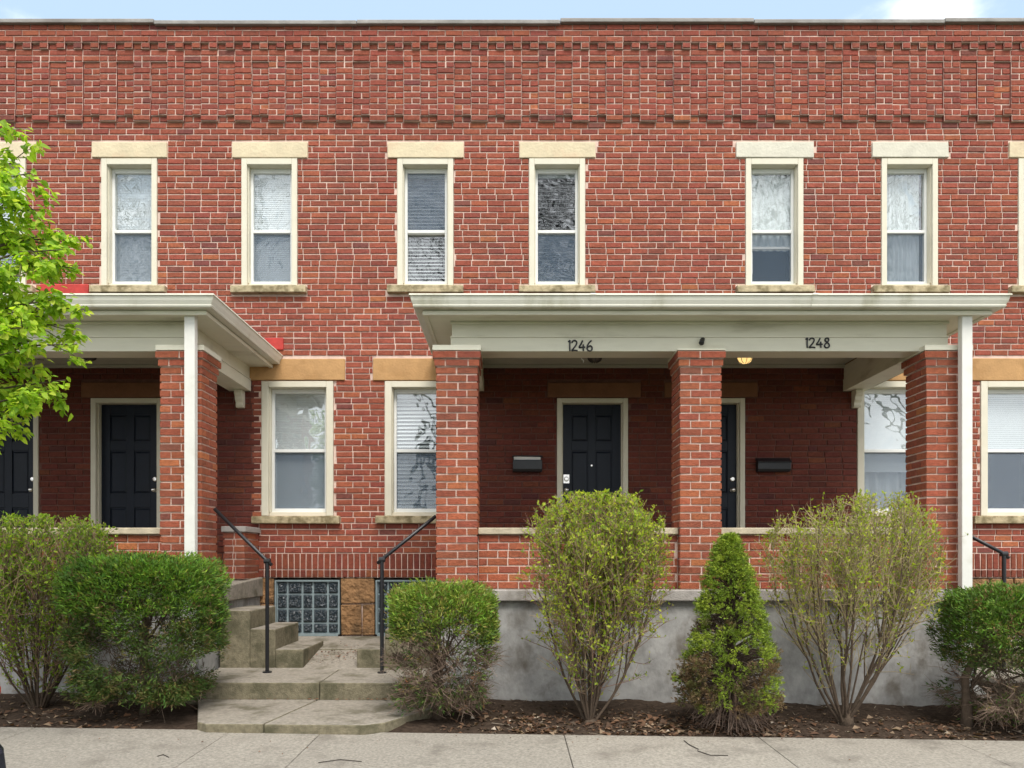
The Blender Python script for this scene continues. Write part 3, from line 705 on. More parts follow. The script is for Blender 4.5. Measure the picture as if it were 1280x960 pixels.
# ------------------------------------------------------------------ small things on the porches
def mailbox(x0,x1,y0,y1,label,paper):
    a,b=PX(x0,D),PX(x1,D); z1,z0=PZ(y0,D),PZ(y1,D)
    r=thing('mailbox',label,'mailbox',((a+b)/2,-.05,z0),'wall mailboxes beside the doors')
    m=MB(); m.prism_x([(-.013,z0),(-.085,z0),(-.105,z0+.03),(-.105,z1-.045),(-.013,z1-.03)],a,b); m.build('box',M['mailbox'],r,bevel=.008)
    l=MB(); l.prism_x([(-.012,z1),(-.012,z1-.012),(-.112,z1-(-.004 if paper else .05)),(-.116,z1-(.006 if paper else .062)),(-.118,z1-(-.006 if paper else .05)),(-.03,z1+.006)],a-.006,b+.006); l.build('lid',M['mailbox'],r,bevel=.003)
    if paper:
        for k,(u,v) in enumerate(((a+.012,b-.05),(a+.05,b-.02))):
            p=MB(); p.add([(u,-.06-.012*k,z1-.06),(v,-.06-.012*k,z1-.06),(v,-.098-.006*k,z1-.014),(u,-.098-.006*k,z1-.008),(u,-.063-.012*k,z1-.06),(v,-.063-.012*k,z1-.06),(v,-.101-.006*k,z1-.014),(u,-.101-.006*k,z1-.008)],[(0,1,2,3),(7,6,5,4),(3,2,6,7)])
            tag(p.build('letter',M['paper'],None),'white letter sticking out from under the mailbox lid','letter','letters in the mailbox')
mailbox(641,677.5,571.5,590.5,'black wall mailbox with its lid propped by letters','m')
mailbox(944,985,573.5,590.5,'black wall mailbox with its lid shut, beside the half hidden door',None)

lamp=bpy.data.materials.new('lamp_glass'); lamp.use_nodes=True
_p=lamp.node_tree.nodes['Principled BSDF']; _p.inputs['Base Color'].default_value=(.8,.6,.25,1); _p.inputs['Emission Color'].default_value=(1,.66,.24,1); _p.inputs['Emission Strength'].default_value=.75; _p.inputs['Roughness'].default_value=.3
lampoff=mat('lamp_glass_unlit',(.10,.08,.07),rough=.2,spec=.6)
def porch_light(px,py,d,label,lit):
    x,z=PX(px,d),PZ(py,d); y=d-9
    zt=3.728
    r=thing('porch_light',label,'lamp',(x,y,zt),'ceiling lamps under the porches')
    m=MB(); m.disc_lathe((x,y,zt),(0,0,-1),[(0,.065),(.02,.07),(.03,.05),(zt-z-.05,.04)],16); m.build('base',M['chrome'] if lit else M['black'],r,smooth=True)
    g=MB(); g.disc_lathe((x,y,z+.06),(0,0,-1),[(.015,.05),(.03,.07),(.06,.076),(.095,.06),(.11,.03),(.112,.002)],18); sh=g.build('lamp_shade',lamp if lit else lampoff,r,smooth=True)
    c=MB()
    for k in range(8):
        a=2*math.pi*k/8; q=lambda rr,zz:(x+math.cos(a)*rr,y+math.sin(a)*rr,zz)
        c.tube([q(.052,z+.05),q(.074,z+.03),q(.08,z),q(.064,z-.036),q(.03,z-.055)],.004,5)
    c.tube([(x+math.cos(t)*.08,y+math.sin(t)*.08,z+.022) for t in [k*math.pi/8 for k in range(17)]],.005,5)
    c.build('cage',M['chrome'] if lit else M['black'],r)
    return r
porch_light(743.5,447,8.2,'dark unlit ceiling lamp hanging above the fully visible numbered door',False)
porch_light(931,448,8.0,'glowing amber ceiling lamp next to the middle brick pier',True)
porch_light(112,444,8.2,'dark unlit ceiling lamp close to the street tree leaves',False)
# hook
hk=MB(); hx=PX(727,7.6); hk.tube([(hx,-1.47,3.45),(hx-.012,-1.47,3.42),(hx,-1.47,3.40),(hx+.015,-1.47,3.39),(hx+.01,-1.47,3.37)],.004,6)
tag(hk.build('hook',M['paper'],None),'tiny white hook hanging under the porch beam beside the unlit lamp','hook')
# small black spotlight on the beam
r=thing('spotlight','small black spotlight fixed on the pale beam above the middle pier','spotlight',(PX(880,7.26),-1.76,3.5))
m=MB(); c=(PX(879,7.2),-1.78,PZ(426,7.2)); m.disc_lathe((c[0],-1.735-.001,c[2]+.02),(0,-1,0),[(0,.02),(.02,.02),(.022,.008)],10); m.build('mount',M['black'],r)
m=MB(); m.disc_lathe((c[0]+.012,-1.75,c[2]+.04),(-.35,-.5,-.8),[(0,.012),(.01,.02),(.06,.023),(.075,.026),(.08,.018)],12); m.build('head',M['black'],r,smooth=True)
# house numbers made of bent strokes
DIG={'1':[[(.18,.86),(.32,1),(.30,.5),(.32,0)]],
 '2':[[(.06,.78),(.14,.95),(.32,1),(.47,.88),(.45,.66),(.28,.36),(.04,.03),(.3,.06),(.56,.02)]],
 '4':[[(.34,1),(.2,.68),(.03,.34),(.3,.36),(.56,.37)],[(.40,.62),(.39,.3),(.41,0)]],
 '6':[[(.46,1),(.26,.8),(.1,.5),(.07,.22),(.18,.03),(.36,.0),(.5,.14),(.5,.34),(.38,.48),(.22,.44),(.1,.3)]],
 '8':[[(.46,.84),(.34,1),(.17,.95),(.12,.76),(.28,.58),(.46,.38),(.48,.14),(.32,0),(.14,.04),(.07,.22),(.16,.42),(.34,.6),(.46,.84)]]}
def number(txt,px0,px1,ytop,ybot,label):
    d=7.255; z0=PZ(ybot,d); h=PZ(ytop,d)-z0; x0=PX(px0,d); wtot=PX(px1,d)-x0
    r=thing('house_number',label,'house number',(x0+wtot/2,-1.74,z0),'house numbers on the porch beam')
    adv=[.44 if c=='1' else .66 for c in txt]; k=wtot/(sum(adv)-.06); x=x0
    for c,a in zip(txt,adv):
        m=MB()
        for st in DIG[c]:
            pts=[]
            for i in range(len(st)-1):                # catmull-rom through the stroke points
                p0=st[max(i-1,0)];p1=st[i];p2=st[i+1];p3=st[min(i+2,len(st)-1)]
                for t in (0,.25,.5,.75):
                    q=[.5*(2*p1[j]+(p2[j]-p0[j])*t+(2*p0[j]-5*p1[j]+4*p2[j]-p3[j])*t*t+(3*p1[j]-p0[j]-3*p2[j]+p3[j])*t**3) for j in (0,1)]
                    pts.append(q)
            pts.append(st[-1])
            if c in '8' : pass
            m.tube([(x+(p[0]-.04)*k,-1.741,z0+p[1]*h) for p in pts],.0076,8)
        m.build('digit',M['black'],r,smooth=True)
        x+=a*k
number('1246',708.5,742,425.5,438.5,'black number 1246 on the pale porch beam')
number('1248',1005.5,1039,422.5,434.5,'black number 1248 on the pale porch beam')

# ------------------------------------------------------------------ ground
g=MB(); g.add([(-400,-400,-.35),(400,-400,-.35),(400,400,-.35),(-400,400,-.35)],[(0,1,2,3)]); struct(g.build('ground',M['grass']))
YS=-3.11; YK=-5.05
def gridmesh(x0,x1,y0,y1,nx,ny,zf):
    m=MB(); 
    for j in range(ny+1):
        for i in range(nx+1):
            x=x0+(x1-x0)*i/nx; y=y0+(y1-y0)*j/ny; m.v.append((x,y,zf(x,y)))
    for j in range(ny):
        for i in range(nx):
            a=j*(nx+1)+i; m.f.append((a,a+1,a+nx+2,a+nx+1)); m.m.append(0); m.t.append((1,1,1))
    return m
def bed_z(x,y):
    t=min(1,max(0,(y-YS)/.35)); nz=noise.noise((x*2.2,y*2.2,0))*.03+noise.noise((x*9,y*9,3))*.018+noise.noise((x*25,y*25,5))*.008
    return ground(x)+ -.012+t*(.035+nz)
bed=gridmesh(-9.5,9.5,YS+.002,-1.5,520,44,bed_z); struct(bed.build('soil_bed',M['mulch'],smooth=True))
sw=MB(); js=[-12,-9,-7.3,-5.5,-3.75,-2.2,-1.49,.41,1.94,3.45,5,6.6,9,12]
for a,b in zip(js[:-1],js[1:]):
    t=rnd.uniform(.93,1.05); e=.0022; dz=rnd.uniform(-.003,.003)
    sw.add([(a+e,YK,-.2),(b-e,YK,-.2),(b-e,YS,-.2),(a+e,YS,-.2),(a+e,YK,ground(a)+dz-.03),(b-e,YK,ground(b)+dz-.03),(b-e,YS,ground(b)+dz),(a+e,YS,ground(a)+dz)],
           [(0,3,2,1),(4,5,6,7),(0,1,5,4),(1,2,6,5),(2,3,7,6),(3,0,4,7)],0,(t,t,t*.99))
struct(sw.build('sidewalk',M['walk'],bevel=.006))
fl=MB(); fl.add([(-12,YK+.01,ground(-12)-.07),(12,YK+.01,ground(12)-.07),(12,YS,ground(12)-.035),(-12,YS,ground(-12)-.035)],[(0,1,2,3)]); struct(fl.build('sidewalk_base',M['mulch']))
k=MB(); k.add([(-60,YK-.16,-.3+ground(-60)),(60,YK-.16,-.3+ground(60)),(60,YK-.002,-.3+ground(60)),(-60,YK-.002,-.3+ground(-60)),(-60,YK-.14,ground(-60)-.035),(60,YK-.14,ground(60)-.035),(60,YK-.002,ground(60)-.032),(-60,YK-.002,ground(-60)-.032)],
      [(0,3,2,1),(4,5,6,7),(0,1,5,4),(1,2,6,5),(2,3,7,6),(3,0,4,7)]); struct(k.build('kerb',M['concrete'],bevel=.015))
rd=MB(); rd.add([(-60,-14,ground(-60)-.17),(60,-14,ground(60)-.17),(60,YK-.15,ground(60)-.17),(-60,YK-.15,ground(-60)-.17)],[(0,1,2,3)]); struct(rd.build('road',M['asphalt']))

# ------------------------------------------------------------------ plants
pr=random.Random(11)
def rv(s=1): return Vector((pr.uniform(-s,s),pr.uniform(-s,s),pr.uniform(-s,s)))
def leaf(mb,p,d,n,l,w,tint):
    """pointed leaf folded along its midrib"""
    s=d.cross(n); 
    if s.length<1e-4: s=d.orthogonal()
    s.normalize(); nn=s.cross(d).normalized()
    a=p; m=p+d*l*.45; t=p+d*l
    e1=m+s*w*.5+nn*w*.12; e2=m-s*w*.5+nn*w*.12
    mb.add([tuple(a),tuple(e1),tuple(t),tuple(e2)],[(0,1,2,3)],0,tint)
def big_leaf(mb,p,d,n,l,w,tint):
    s=d.cross(n)
    if s.length<1e-4: s=d.orthogonal()
    s.normalize(); nn=s.cross(d).normalized()
    q=lambda u,v,k=0: tuple(p+d*(l*u)+s*(w*v)+nn*(w*k))
    curl=pr.uniform(-.25,.05)
    mb.add([q(0,0),q(.3,.46,.16),q(.7,.34,.12+curl),q(1,0,curl*1.6),q(.7,-.34,.12+curl),q(.3,-.46,.16),q(.35,0),q(.7,0,curl*.6)],
           [(0,1,6),(1,2,7,6),(2,3,7),(0,6,5),(6,7,4,5),(7,3,4)],0,tint)
def interp(prof,h):
    if h<=prof[0][0]: return prof[0][1]
    for (a,b),(c,d) in zip(prof,prof[1:]):
        if h<=c: return b+(d-b)*(h-a)/(c-a)
    return 0
def vase_shrub(label,X,Y,prof,nstem,ntwig,nleaf,greens,lean=0,leaf_l=.03,trunk_h=.0,trunk_r=.035,twig_cols=((.16,.115,.075),(.20,.13,.09)),top_bias=.5,nlimb=17,tmin=.1):
    z0=ground(X)-.01; H=prof[-1][0]
    root=thing('flowering_shrub',label,'shrub',(X,Y,z0),'shrubs in the soil bed')
    B=Vector((X,Y,z0)); st=MB(); tw=MB(); lf=MB()
    if trunk_h: st.tube([B,B+Vector((.01,0,trunk_h*.5)),B+Vector((0,0,trunk_h))],[trunk_r*1.45,trunk_r,trunk_r*.25],9)
    stems=[]; main=[]
    for i in range(nstem):
        lead=i<nlimb
        az=pr.uniform(0,2*math.pi) if not lead else 2*math.pi*(i+pr.uniform(-.3,.3))/nlimb; h=H*pr.uniform(.72,1.0); u=pr.random()**.5
        rr=interp(prof,h)*u*.98
        T=B+Vector((math.cos(az)*rr+lean*h,math.sin(az)*rr*.85,h))
        b0=B+Vector((math.cos(az)*.045*u,math.sin(az)*.045*u,trunk_h*pr.uniform(.1,.8) if trunk_h else 0))
        if not lead:
            mpth,maz=pr.choice(main); f0=pr.uniform(.12,.55)*(len(mpth)-1); k0=int(f0); b0=mpth[k0].lerp(mpth[k0+1],f0-k0)
            az=maz+pr.gauss(0,.55); T=B+Vector((math.cos(az)*rr+lean*h,math.sin(az)*rr*.85,h))
        c1=b0+(T-b0)*.42+Vector((math.cos(az),math.sin(az)*.85,0))*(interp(prof,h*.42)*u*.95-rr*.42)*.9
        n=9; path=[]
        ph=rv(9)
        for k in range(n):
            t=k/(n-1); p=b0*(1-t)**2+c1*2*t*(1-t)+T*t*t
            p=p+noise.noise_vector(p*3+ph)*.035*math.sin(t*math.pi)
            path.append(p)
        r0=pr.uniform(.009,.016) if lead else pr.uniform(.004,.008)
        if lead: main.append((path,az))
        st.tube(path,[r0*(1-.8*k/(n-1)) for k in range(n)],6,caps=False)
        stems.append((path,az))
    twigs=[]
    for i in range(ntwig):
        path,az=pr.choice(stems); t=pr.random()**.75*(.98-tmin)+tmin; f=t*(len(path)-1); k=min(int(f),len(path)-2)
        p=path[k].lerp(path[k+1],f-k)
        d=(Vector((math.cos(az),math.sin(az),0))*pr.uniform(-.1,.5+.5*(1-t))+Vector((0,0,1))*pr.uniform(.3+.2*t,1.1)+rv(.5)).normalized()
        L=pr.uniform(.18,.48); e=p+d*L
        # keep inside the clipped outline
        for _ in range(6):
            hh=e.z-z0; q=math.hypot(e.x-X-lean*hh,(e.y-Y)/.85)
            if hh<H*pr.uniform(.97,1.03) and q<interp(prof,hh)*pr.uniform(.95,1.06): break
            e=p+(e-p)*.75
        m1=p.lerp(e,.5)+rv(.018)
        c=pr.choice(twig_cols); kk=pr.uniform(.7,1.3); tw.tube([p,m1,e],[.0032,.0024,.0013],4,0,tuple(x*kk for x in c),caps=False)
        twigs.append((p,m1,e))
        for _ in range(2):
            s=m1.lerp(e,pr.uniform(0,.9)); e2=s+(rv(.7)+Vector((0,0,.7))).normalized()*pr.uniform(.06,.16)
            hh=e2.z-z0
            if hh>H: e2.z=z0+H-pr.uniform(0,.03)
            tw.tube([s,e2],[.0018,.001],3,0,tuple(x*kk for x in c),caps=False); twigs.append((s,s.lerp(e2,.5),e2))
    for i in range(nleaf):
        p,m1,e=pr.choice(twigs); t=pr.random()
        q=(p.lerp(m1,t*2) if t<.5 else m1.lerp(e,t*2-1))
        hh=(q.z-z0)/H
        if pr.random()>.34+.66*min(1,max(0,(hh-.15)/.6))**top_bias*1.0 : continue
        d=(rv(1)+Vector((0,0,.5))).normalized(); l=leaf_l*pr.uniform(.35,1.25)
        g=pr.choice(greens); kk=pr.uniform(.75,1.25)
        leaf(lf,q+rv(.004),d,rv(1),l,l*pr.uniform(.4,.6),tuple(c*kk for c in g))
    st.build('stems',M['bark'],root,smooth=True); tw.build('twigs',M['twig'],root); lf.build('foliage',M['leaf'],root)
    return root
YG=((.42,.49,.05),(.34,.44,.045),(.28,.38,.045),(.20,.30,.04),(.50,.53,.07))
TW=((.30,.20,.13),(.24,.165,.11),(.34,.25,.14),(.20,.11,.08))
vase_shrub('vase shaped shrub full of yellow green leaves in front of door 1246',PX(737,6.3),-2.7,
   [(.0,.05),(.25,.22),(.4,.45),(.6,.62),(.85,.70),(1.1,.73),(1.4,.73),(1.65,.65),(1.83,.47),(1.95,.22)],48,1600,24000,YG,twig_cols=TW,trunk_h=.07,trunk_r=.055,leaf_l=.036)
vase_shrub('sparse twiggy vase shaped shrub with few leaves beside the cone shaped conifer',PX(1057,6.3),-2.7,
   [(.0,.05),(.3,.24),(.45,.48),(.65,.66),(.95,.74),(1.2,.72),(1.45,.76),(1.65,.72),(1.85,.57),(1.97,.32)],46,1500,14000,((.38,.45,.045),(.29,.38,.04),(.25,.32,.05),(.43,.44,.07)),lean=.055,twig_cols=((.34,.27,.15),(.27,.21,.12),(.38,.30,.17)),trunk_h=.22,trunk_r=.05,leaf_l=.033,nlimb=13,tmin=.2)
vase_shrub('loose leafy green shrub with many bare stems at the far porch end',PX(48,6.6),-2.4,
   [(.0,.06),(.3,.22),(.55,.45),(.9,.62),(1.2,.68),(1.45,.66),(1.6,.52),(1.72,.25)],40,1400,23000,((.29,.42,.04),(.20,.32,.035),(.36,.47,.05),(.13,.22,.03)),twig_cols=TW,leaf_l=.036)

def hedge(label,X,Y,ax,ay,zb,zt,nspray,trunks,greens,bare=.0,hole_amt=.25,p=5,seed=0,dead=((.22,.13,.06),(.26,.19,.08)),shade_greens=((.07,.12,.025),(.10,.15,.03),(.14,.13,.045),(.06,.10,.02))):
    z0=ground(X); root=thing('clipped_hedge_shrub',label,'shrub',(X,Y,z0),'clipped evergreen shrubs in the soil bed')
    C=Vector((X,Y,z0+(zb+zt)/2)); cz=(zt-zb)/2
    st=MB(); fo=MB(); tw=MB()
    for tx in trunks:
        b=Vector((X+tx,Y,z0-.02)); path=[b,b+Vector((.015,.01,.2)),b+Vector((-.01,0,.45)),Vector((X+tx*.7,Y,C.z+cz*.3))]
        st.tube(path,[.05,.042,.034,.018],9)
        for _ in range(26):
            t=pr.uniform(.25,1); q=path[1].lerp(path[3],t)
            u=(rv(1)+Vector((0,0,.35))).normalized(); e=C+Vector((u.x*ax,u.y*ay,u.z*cz))*pr.uniform(.6,.88)
            m1=q.lerp(e,.5)+rv(.04)
            st.tube([q,m1,e],[.012,.008,.003],5,caps=False)
    n=0; tries=0
    while n<nspray and tries<nspray*8:
        tries+=1
        u=rv(1); k=(abs(u.x)**p+abs(u.y)**p+abs(u.z)**p)**(1/p)
        if k<.05: continue
        u=u/k; bump=1+.11*noise.noise(Vector((u.x*3+seed,u.y*3,u.z*3)))+.08*noise.noise(Vector((u.x*8,u.y*8+seed,u.z*8)))
        depth=1-abs(pr.gauss(0,.13)); 
        if u.y>.5 and pr.random()<.5: continue
        q=C+Vector((u.x*ax,u.y*ay,u.z*cz))*bump*depth
        hz=(q.z-(z0+zb))/(2*cz)
        hole=noise.noise(Vector((q.x*3.4+seed*1.7,seed,q.z*3.4)))+.5*noise.noise(Vector((q.x*8,seed,q.z*8)))
        if hz<.64 and hole>hole_amt and pr.random()<.95: continue
        if hz<.55 and pr.random()<.35: continue
        if hz<.35 and abs(u.x)>.98-.5*(.35-hz): continue
        isbare=hz<bare+.12*noise.noise(Vector((q.x*4,seed,q.z*4)))
        d=(Vector((u.x*.9,u.y*.9,u.z*.5+.45))+rv(.5)).normalized()
        if isbare and pr.random()<.45: n+=.6; continue
        if isbare and pr.random()<.62:
            for _ in range(4):
                e=q+(d+rv(.9)).normalized()*pr.uniform(.06,.16); tw.tube([q-d*.08,q+rv(.02),e],[.0028,.002,.001],3,0,pr.choice(((.20,.14,.10),(.14,.095,.07),(.26,.19,.14))),caps=False)
            n+=1; continue
        g=pr.choice(greens) if hz>.62+pr.gauss(0,.12) else pr.choice(shade_greens); kk=pr.uniform(.65,1.25)  # lower sprays get duller, browner greens: shade put into the leaf colour
        if pr.random()<.05: g=pr.choice(dead)
        for _ in range(15):
            dd=(d+rv(.8)).normalized(); l=pr.uniform(.014,.052)
            leaf(fo,q+rv(.035),dd,rv(1),l,l*.24,tuple(c*kk*pr.uniform(.8,1.2) for c in g))
        n+=1
    for _ in range(int(nspray*.12)):
        u=rv(1); q=C+Vector((u.x*ax*.75,u.y*ay*.75,u.z*cz*.8)); tw.tube([q,q+rv(.05),q+rv(.12)+Vector((0,0,.05))],[.004,.003,.0015],4,0,(.12,.085,.06),caps=False)
    st.build('trunk',M['bark'],root,smooth=True); fo.build('foliage',M['needle'],root); tw.build('twigs',M['twig'],root)
    return root
GR=((.15,.27,.03),(.11,.21,.028),(.20,.33,.035),(.08,.155,.025))
hedge('dense boxy green evergreen shrub left of the concrete landing',PX(184,6.3),-2.68,.565,.46,.15,1.335,6000,(-.03,),GR,hole_amt=.06,seed=3)
hedge('boxy evergreen shrub with bare brown twigs below, right of the landing',PX(555,6.35),-2.62,.43,.4,.12,1.14,3300,(-.06,),((.18,.29,.035),(.23,.33,.04),(.13,.22,.03),(.30,.31,.07)),bare=.56,hole_amt=.3,seed=8)
hedge('wide clipped hedge with a bare trunk, cut by the photo edge',PX(1276,6.3),-2.7,.57,.46,.10,1.17,4400,(-.46,.2),((.10,.19,.025),(.14,.25,.03),(.16,.26,.04),(.08,.13,.025)),bare=.38,hole_amt=.22,seed=14)

# dwarf conical spruce
def cone_spruce():
    X,Y=PX(914,6.15),-2.85; z0=ground(X); H=1.60
    root=thing('dwarf_conifer','cone shaped dwarf conifer with a dead brown skirt','conifer',(X,Y,z0))
    t=MB(); t.tube([(X,Y,z0-.02),(X+.01,Y,z0+.6),(X,Y,z0+1.4)],[.04,.03,.008],8); t.build('trunk',M['bark'],root,smooth=True)
    fo=MB(); tw=MB()
    prof=[(.0,.30),(.22,.37),(.42,.40),(.7,.31),(1.0,.245),(1.3,.165),(1.5,.085),(1.6,.015)]
    clumps=[]
    for i in range(1050):
        h=.2+1.38*pr.random()**1.12
        az=pr.uniform(0,2*math.pi); r=interp(prof,h)*pr.uniform(.8,1.06)*(1+.24*noise.noise(Vector((math.cos(az)*2,math.sin(az)*2,h*4))))
        clumps.append((Vector((X+math.cos(az)*r-.012*h,Y+math.sin(az)*r,z0+h)),az,h))
    clumps.append((Vector((X-.02,Y,z0+1.58)),0,1.58))
    for c,az,h in clumps:
        base=pr.choice(((.27,.36,.04),(.20,.29,.03),(.33,.41,.045),(.15,.22,.03)))
        br = h<.95 and noise.noise(Vector((c.x*5,c.y*5,c.z*5)))>.12-.25*max(0,(.6-h))
        if h<.42 and pr.random()<.5: br=True
        if br: base=pr.choice(((.16,.10,.05),(.20,.14,.07),(.13,.13,.04)))
        for _ in range(13):
            q=c+rv(.034); d=(Vector((math.cos(az),math.sin(az),.55))+rv(.8)).normalized()
            k=pr.uniform(.7,1.25)
            for _ in range(6):
                dd=(d+rv(.6)).normalized(); l=pr.uniform(.014,.028); leaf(fo,q+rv(.008),dd,rv(1),l,l*.26,tuple(x*k for x in base))
        tw.tube([(X,Y,z0+max(.1,h-.1)),tuple(Vector((X,Y,c.z)).lerp(c,.6)+rv(.02)),tuple(c)],[.006,.004,.002],4,0,(.10,.07,.05),caps=False)
    for _ in range(250):       # dead drooping skirt
        az=pr.uniform(0,2*math.pi); h=pr.uniform(.1,.5); p=Vector((X+math.cos(az)*.04,Y+math.sin(az)*.04,z0+h))
        r=pr.uniform(.14,.37); e=Vector((X+math.cos(az+pr.uniform(-.3,.3))*r,Y+math.sin(az)*r,z0+max(.02,h*pr.uniform(.05,.7))))
        m1=p.lerp(e,.5)+Vector((0,0,.05))+rv(.03); c=pr.choice(((.17,.115,.085),(.13,.09,.07),(.21,.155,.12)))
        tw.tube([p,m1,e],[.004,.0028,.0014],4,0,c,caps=False)
        for _ in range(3):
            s=m1.lerp(e,pr.random()); tw.tube([s,s+rv(.07)-Vector((0,0,.02))],[.002,.001],3,0,c,caps=False)
    fo.build('foliage',M['needle'],root); tw.build('twigs',M['twig'],root)
cone_spruce()

# street tree: trunk outside the frame, branches reaching in from the side
def street_tree():
    X,Y=-4.35,-4.25; z0=ground(X)-.03
    root=thing('street_tree','street tree with large bright lime green leaves, branches reaching across the porch','tree',(X,Y,z0))
    t=MB(); t.tube([(X,Y,z0),(X+.02,Y+.02,z0+.8),(X-.02,Y,z0+1.7),(X,Y,z0+2.7),(X+.05,Y,z0+3.9),(X,Y+.1,z0+5)],[.085,.07,.062,.05,.034,.012],10)
    br=MB(); lf=MB(); tips=[]
    d=4.85
    def P3(x,y,dd): return Vector((PX(x,dd),dd-9,PZ(y,dd)))
    targets=[(25,205,4.9),(45,215,4.7),(60,262,4.8),(105,300,4.9),(80,312,4.7),(92,335,5.0),(40,300,5.0),(30,345,4.6),(86,385,4.8),(70,405,5.0),(96,430,4.8),(50,425,4.7),(35,465,4.9),(82,475,4.85),(60,492,4.7),(20,500,4.8),(28,528,4.7),(5,170,4.8),(2,240,4.6),(8,395,4.9),(15,440,4.6),(50,370,5.1),(55,450,5.05),(10,290,4.8),(5,540,4.75),(0,345,4.8),(25,390,4.7)]
    targets+=[(0,215,4.8),(15,260,4.7),(70,290,4.8),(20,310,4.9),(60,330,4.8),(5,360,4.7),(55,395,4.8),(0,420,4.8),(30,440,4.7),(0,470,4.7),(45,480,4.9),(10,515,4.8),(35,410,4.6),(65,375,4.7)]
    g2=[(-90,80,4.6),(-140,180,4.3),(-60,260,4.3),(-110,330,4.5),(-60,400,4.4),(-170,420,4.6),(-220,250,4.9),(-250,120,4.6),(-90,480,4.7),(-40,140,5.0),(-40,320,5.1),(-50,460,4.4)]
    for (x,y,dd) in targets+g2:
        T=P3(x,y,dd); zb=min(max(T.z-.55,z0+1.6),z0+4.3); b=Vector((X,Y,zb)); m1=b.lerp(T,.5)+Vector((0,0,.12))+rv(.06); m2=b.lerp(T,.8)+Vector((0,0,.08))+rv(.04)
        br.tube([b,m1,m2,T],[.016,.010,.006,.003],6,0,(.10,.075,.05),caps=False)
        tips.append((m1,m2,T))
        for _ in range(4):
            s=m2.lerp(T,pr.uniform(-.3,.9)); e=s+(rv(1)+Vector((.5,0,.15))).normalized()*pr.uniform(.10,.24)
            br.tube([s,s.lerp(e,.5)+Vector((0,0,.015)),e],[.004,.003,.0016],4,0,(.13,.12,.05),caps=False); tips.append((s,s.lerp(e,.5),e))
    greens=((.42,.60,.05),(.36,.54,.04),(.30,.47,.04),(.50,.64,.06),(.22,.38,.035),(.56,.64,.09))
    for (a,b,c) in tips:
        nl=26 if b.x>-3.6 else 8
        for _ in range(nl):
            t_=pr.random(); q=b.lerp(c,t_*1.02)+rv(.035)
            d_=(Vector((pr.uniform(-.5,.9),pr.uniform(-.6,.6),pr.uniform(-.75,.15)))).normalized(); l=pr.uniform(.035,.07)
            g=pr.choice(greens); k=pr.uniform(.8,1.2)
            big_leaf(lf,q,d_,Vector((pr.uniform(-.5,.5),-.6,1))+rv(.5),l,l*.66,tuple(x*k for x in g))
    t.build('trunk',M['bark'],root,smooth=True); br.build('branches',M['twig'],root); lf.build('crown',M['leaf'],root)
street_tree()

# bare trees across the street: they show as reflections in the window glass
def bare_tree(X,Y,H,seed):
    q=random.Random(seed); z0=-.2
    root=thing('bare_tree','leafless tree across the street, mirrored in the window glass','tree',(X,Y,z0),'bare trees across the street')
    t=MB(); b=MB(); lim=[0]
    def grow(p,d,L,r,dep,mb):
        lim[0]+=1
        n=4; path=[p]; dd=d
        for k in range(n):
            dd=(dd+Vector((q.uniform(-.22,.22),q.uniform(-.22,.22),q.uniform(-.08,.2)))).normalized(); path.append(path[-1]+dd*L/n)
        mb.tube(path,[r*(1-.4*k/n) for k in range(n+1)],8 if dep==0 else (5 if dep<3 else 3),0,(.05,.042,.038),caps=False)
        if dep>=7: return
        for c in range(q.choice((2,3,3)) if dep<4 else 2):
            s=path[q.choice((2,3,4,4))] if dep else path[q.choice((3,4))]
            nd=(dd+Vector((q.uniform(-1,1),q.uniform(-1,1),q.uniform(-.25,.75)))*.85).normalized()
            grow(s,nd,L*q.uniform(.64,.86),r*.6,dep+1,b)
    grow(Vector((X,Y,z0)),Vector((0,0,1)),H*.26,H*.0115,0,t)
    t.build('trunk',M['twig'],root,smooth=True); b.build('branches',M['twig'],root)
for k,(x,y,h) in enumerate(((-16,-22,25),(-11.2,-23,26),(-5.6,-22,25),(-.4,-25,26),(4.6,-23,25),(9.2,-22,24),(13,-24,26),(18,-22,25))): bare_tree(x,y,h,20+k)

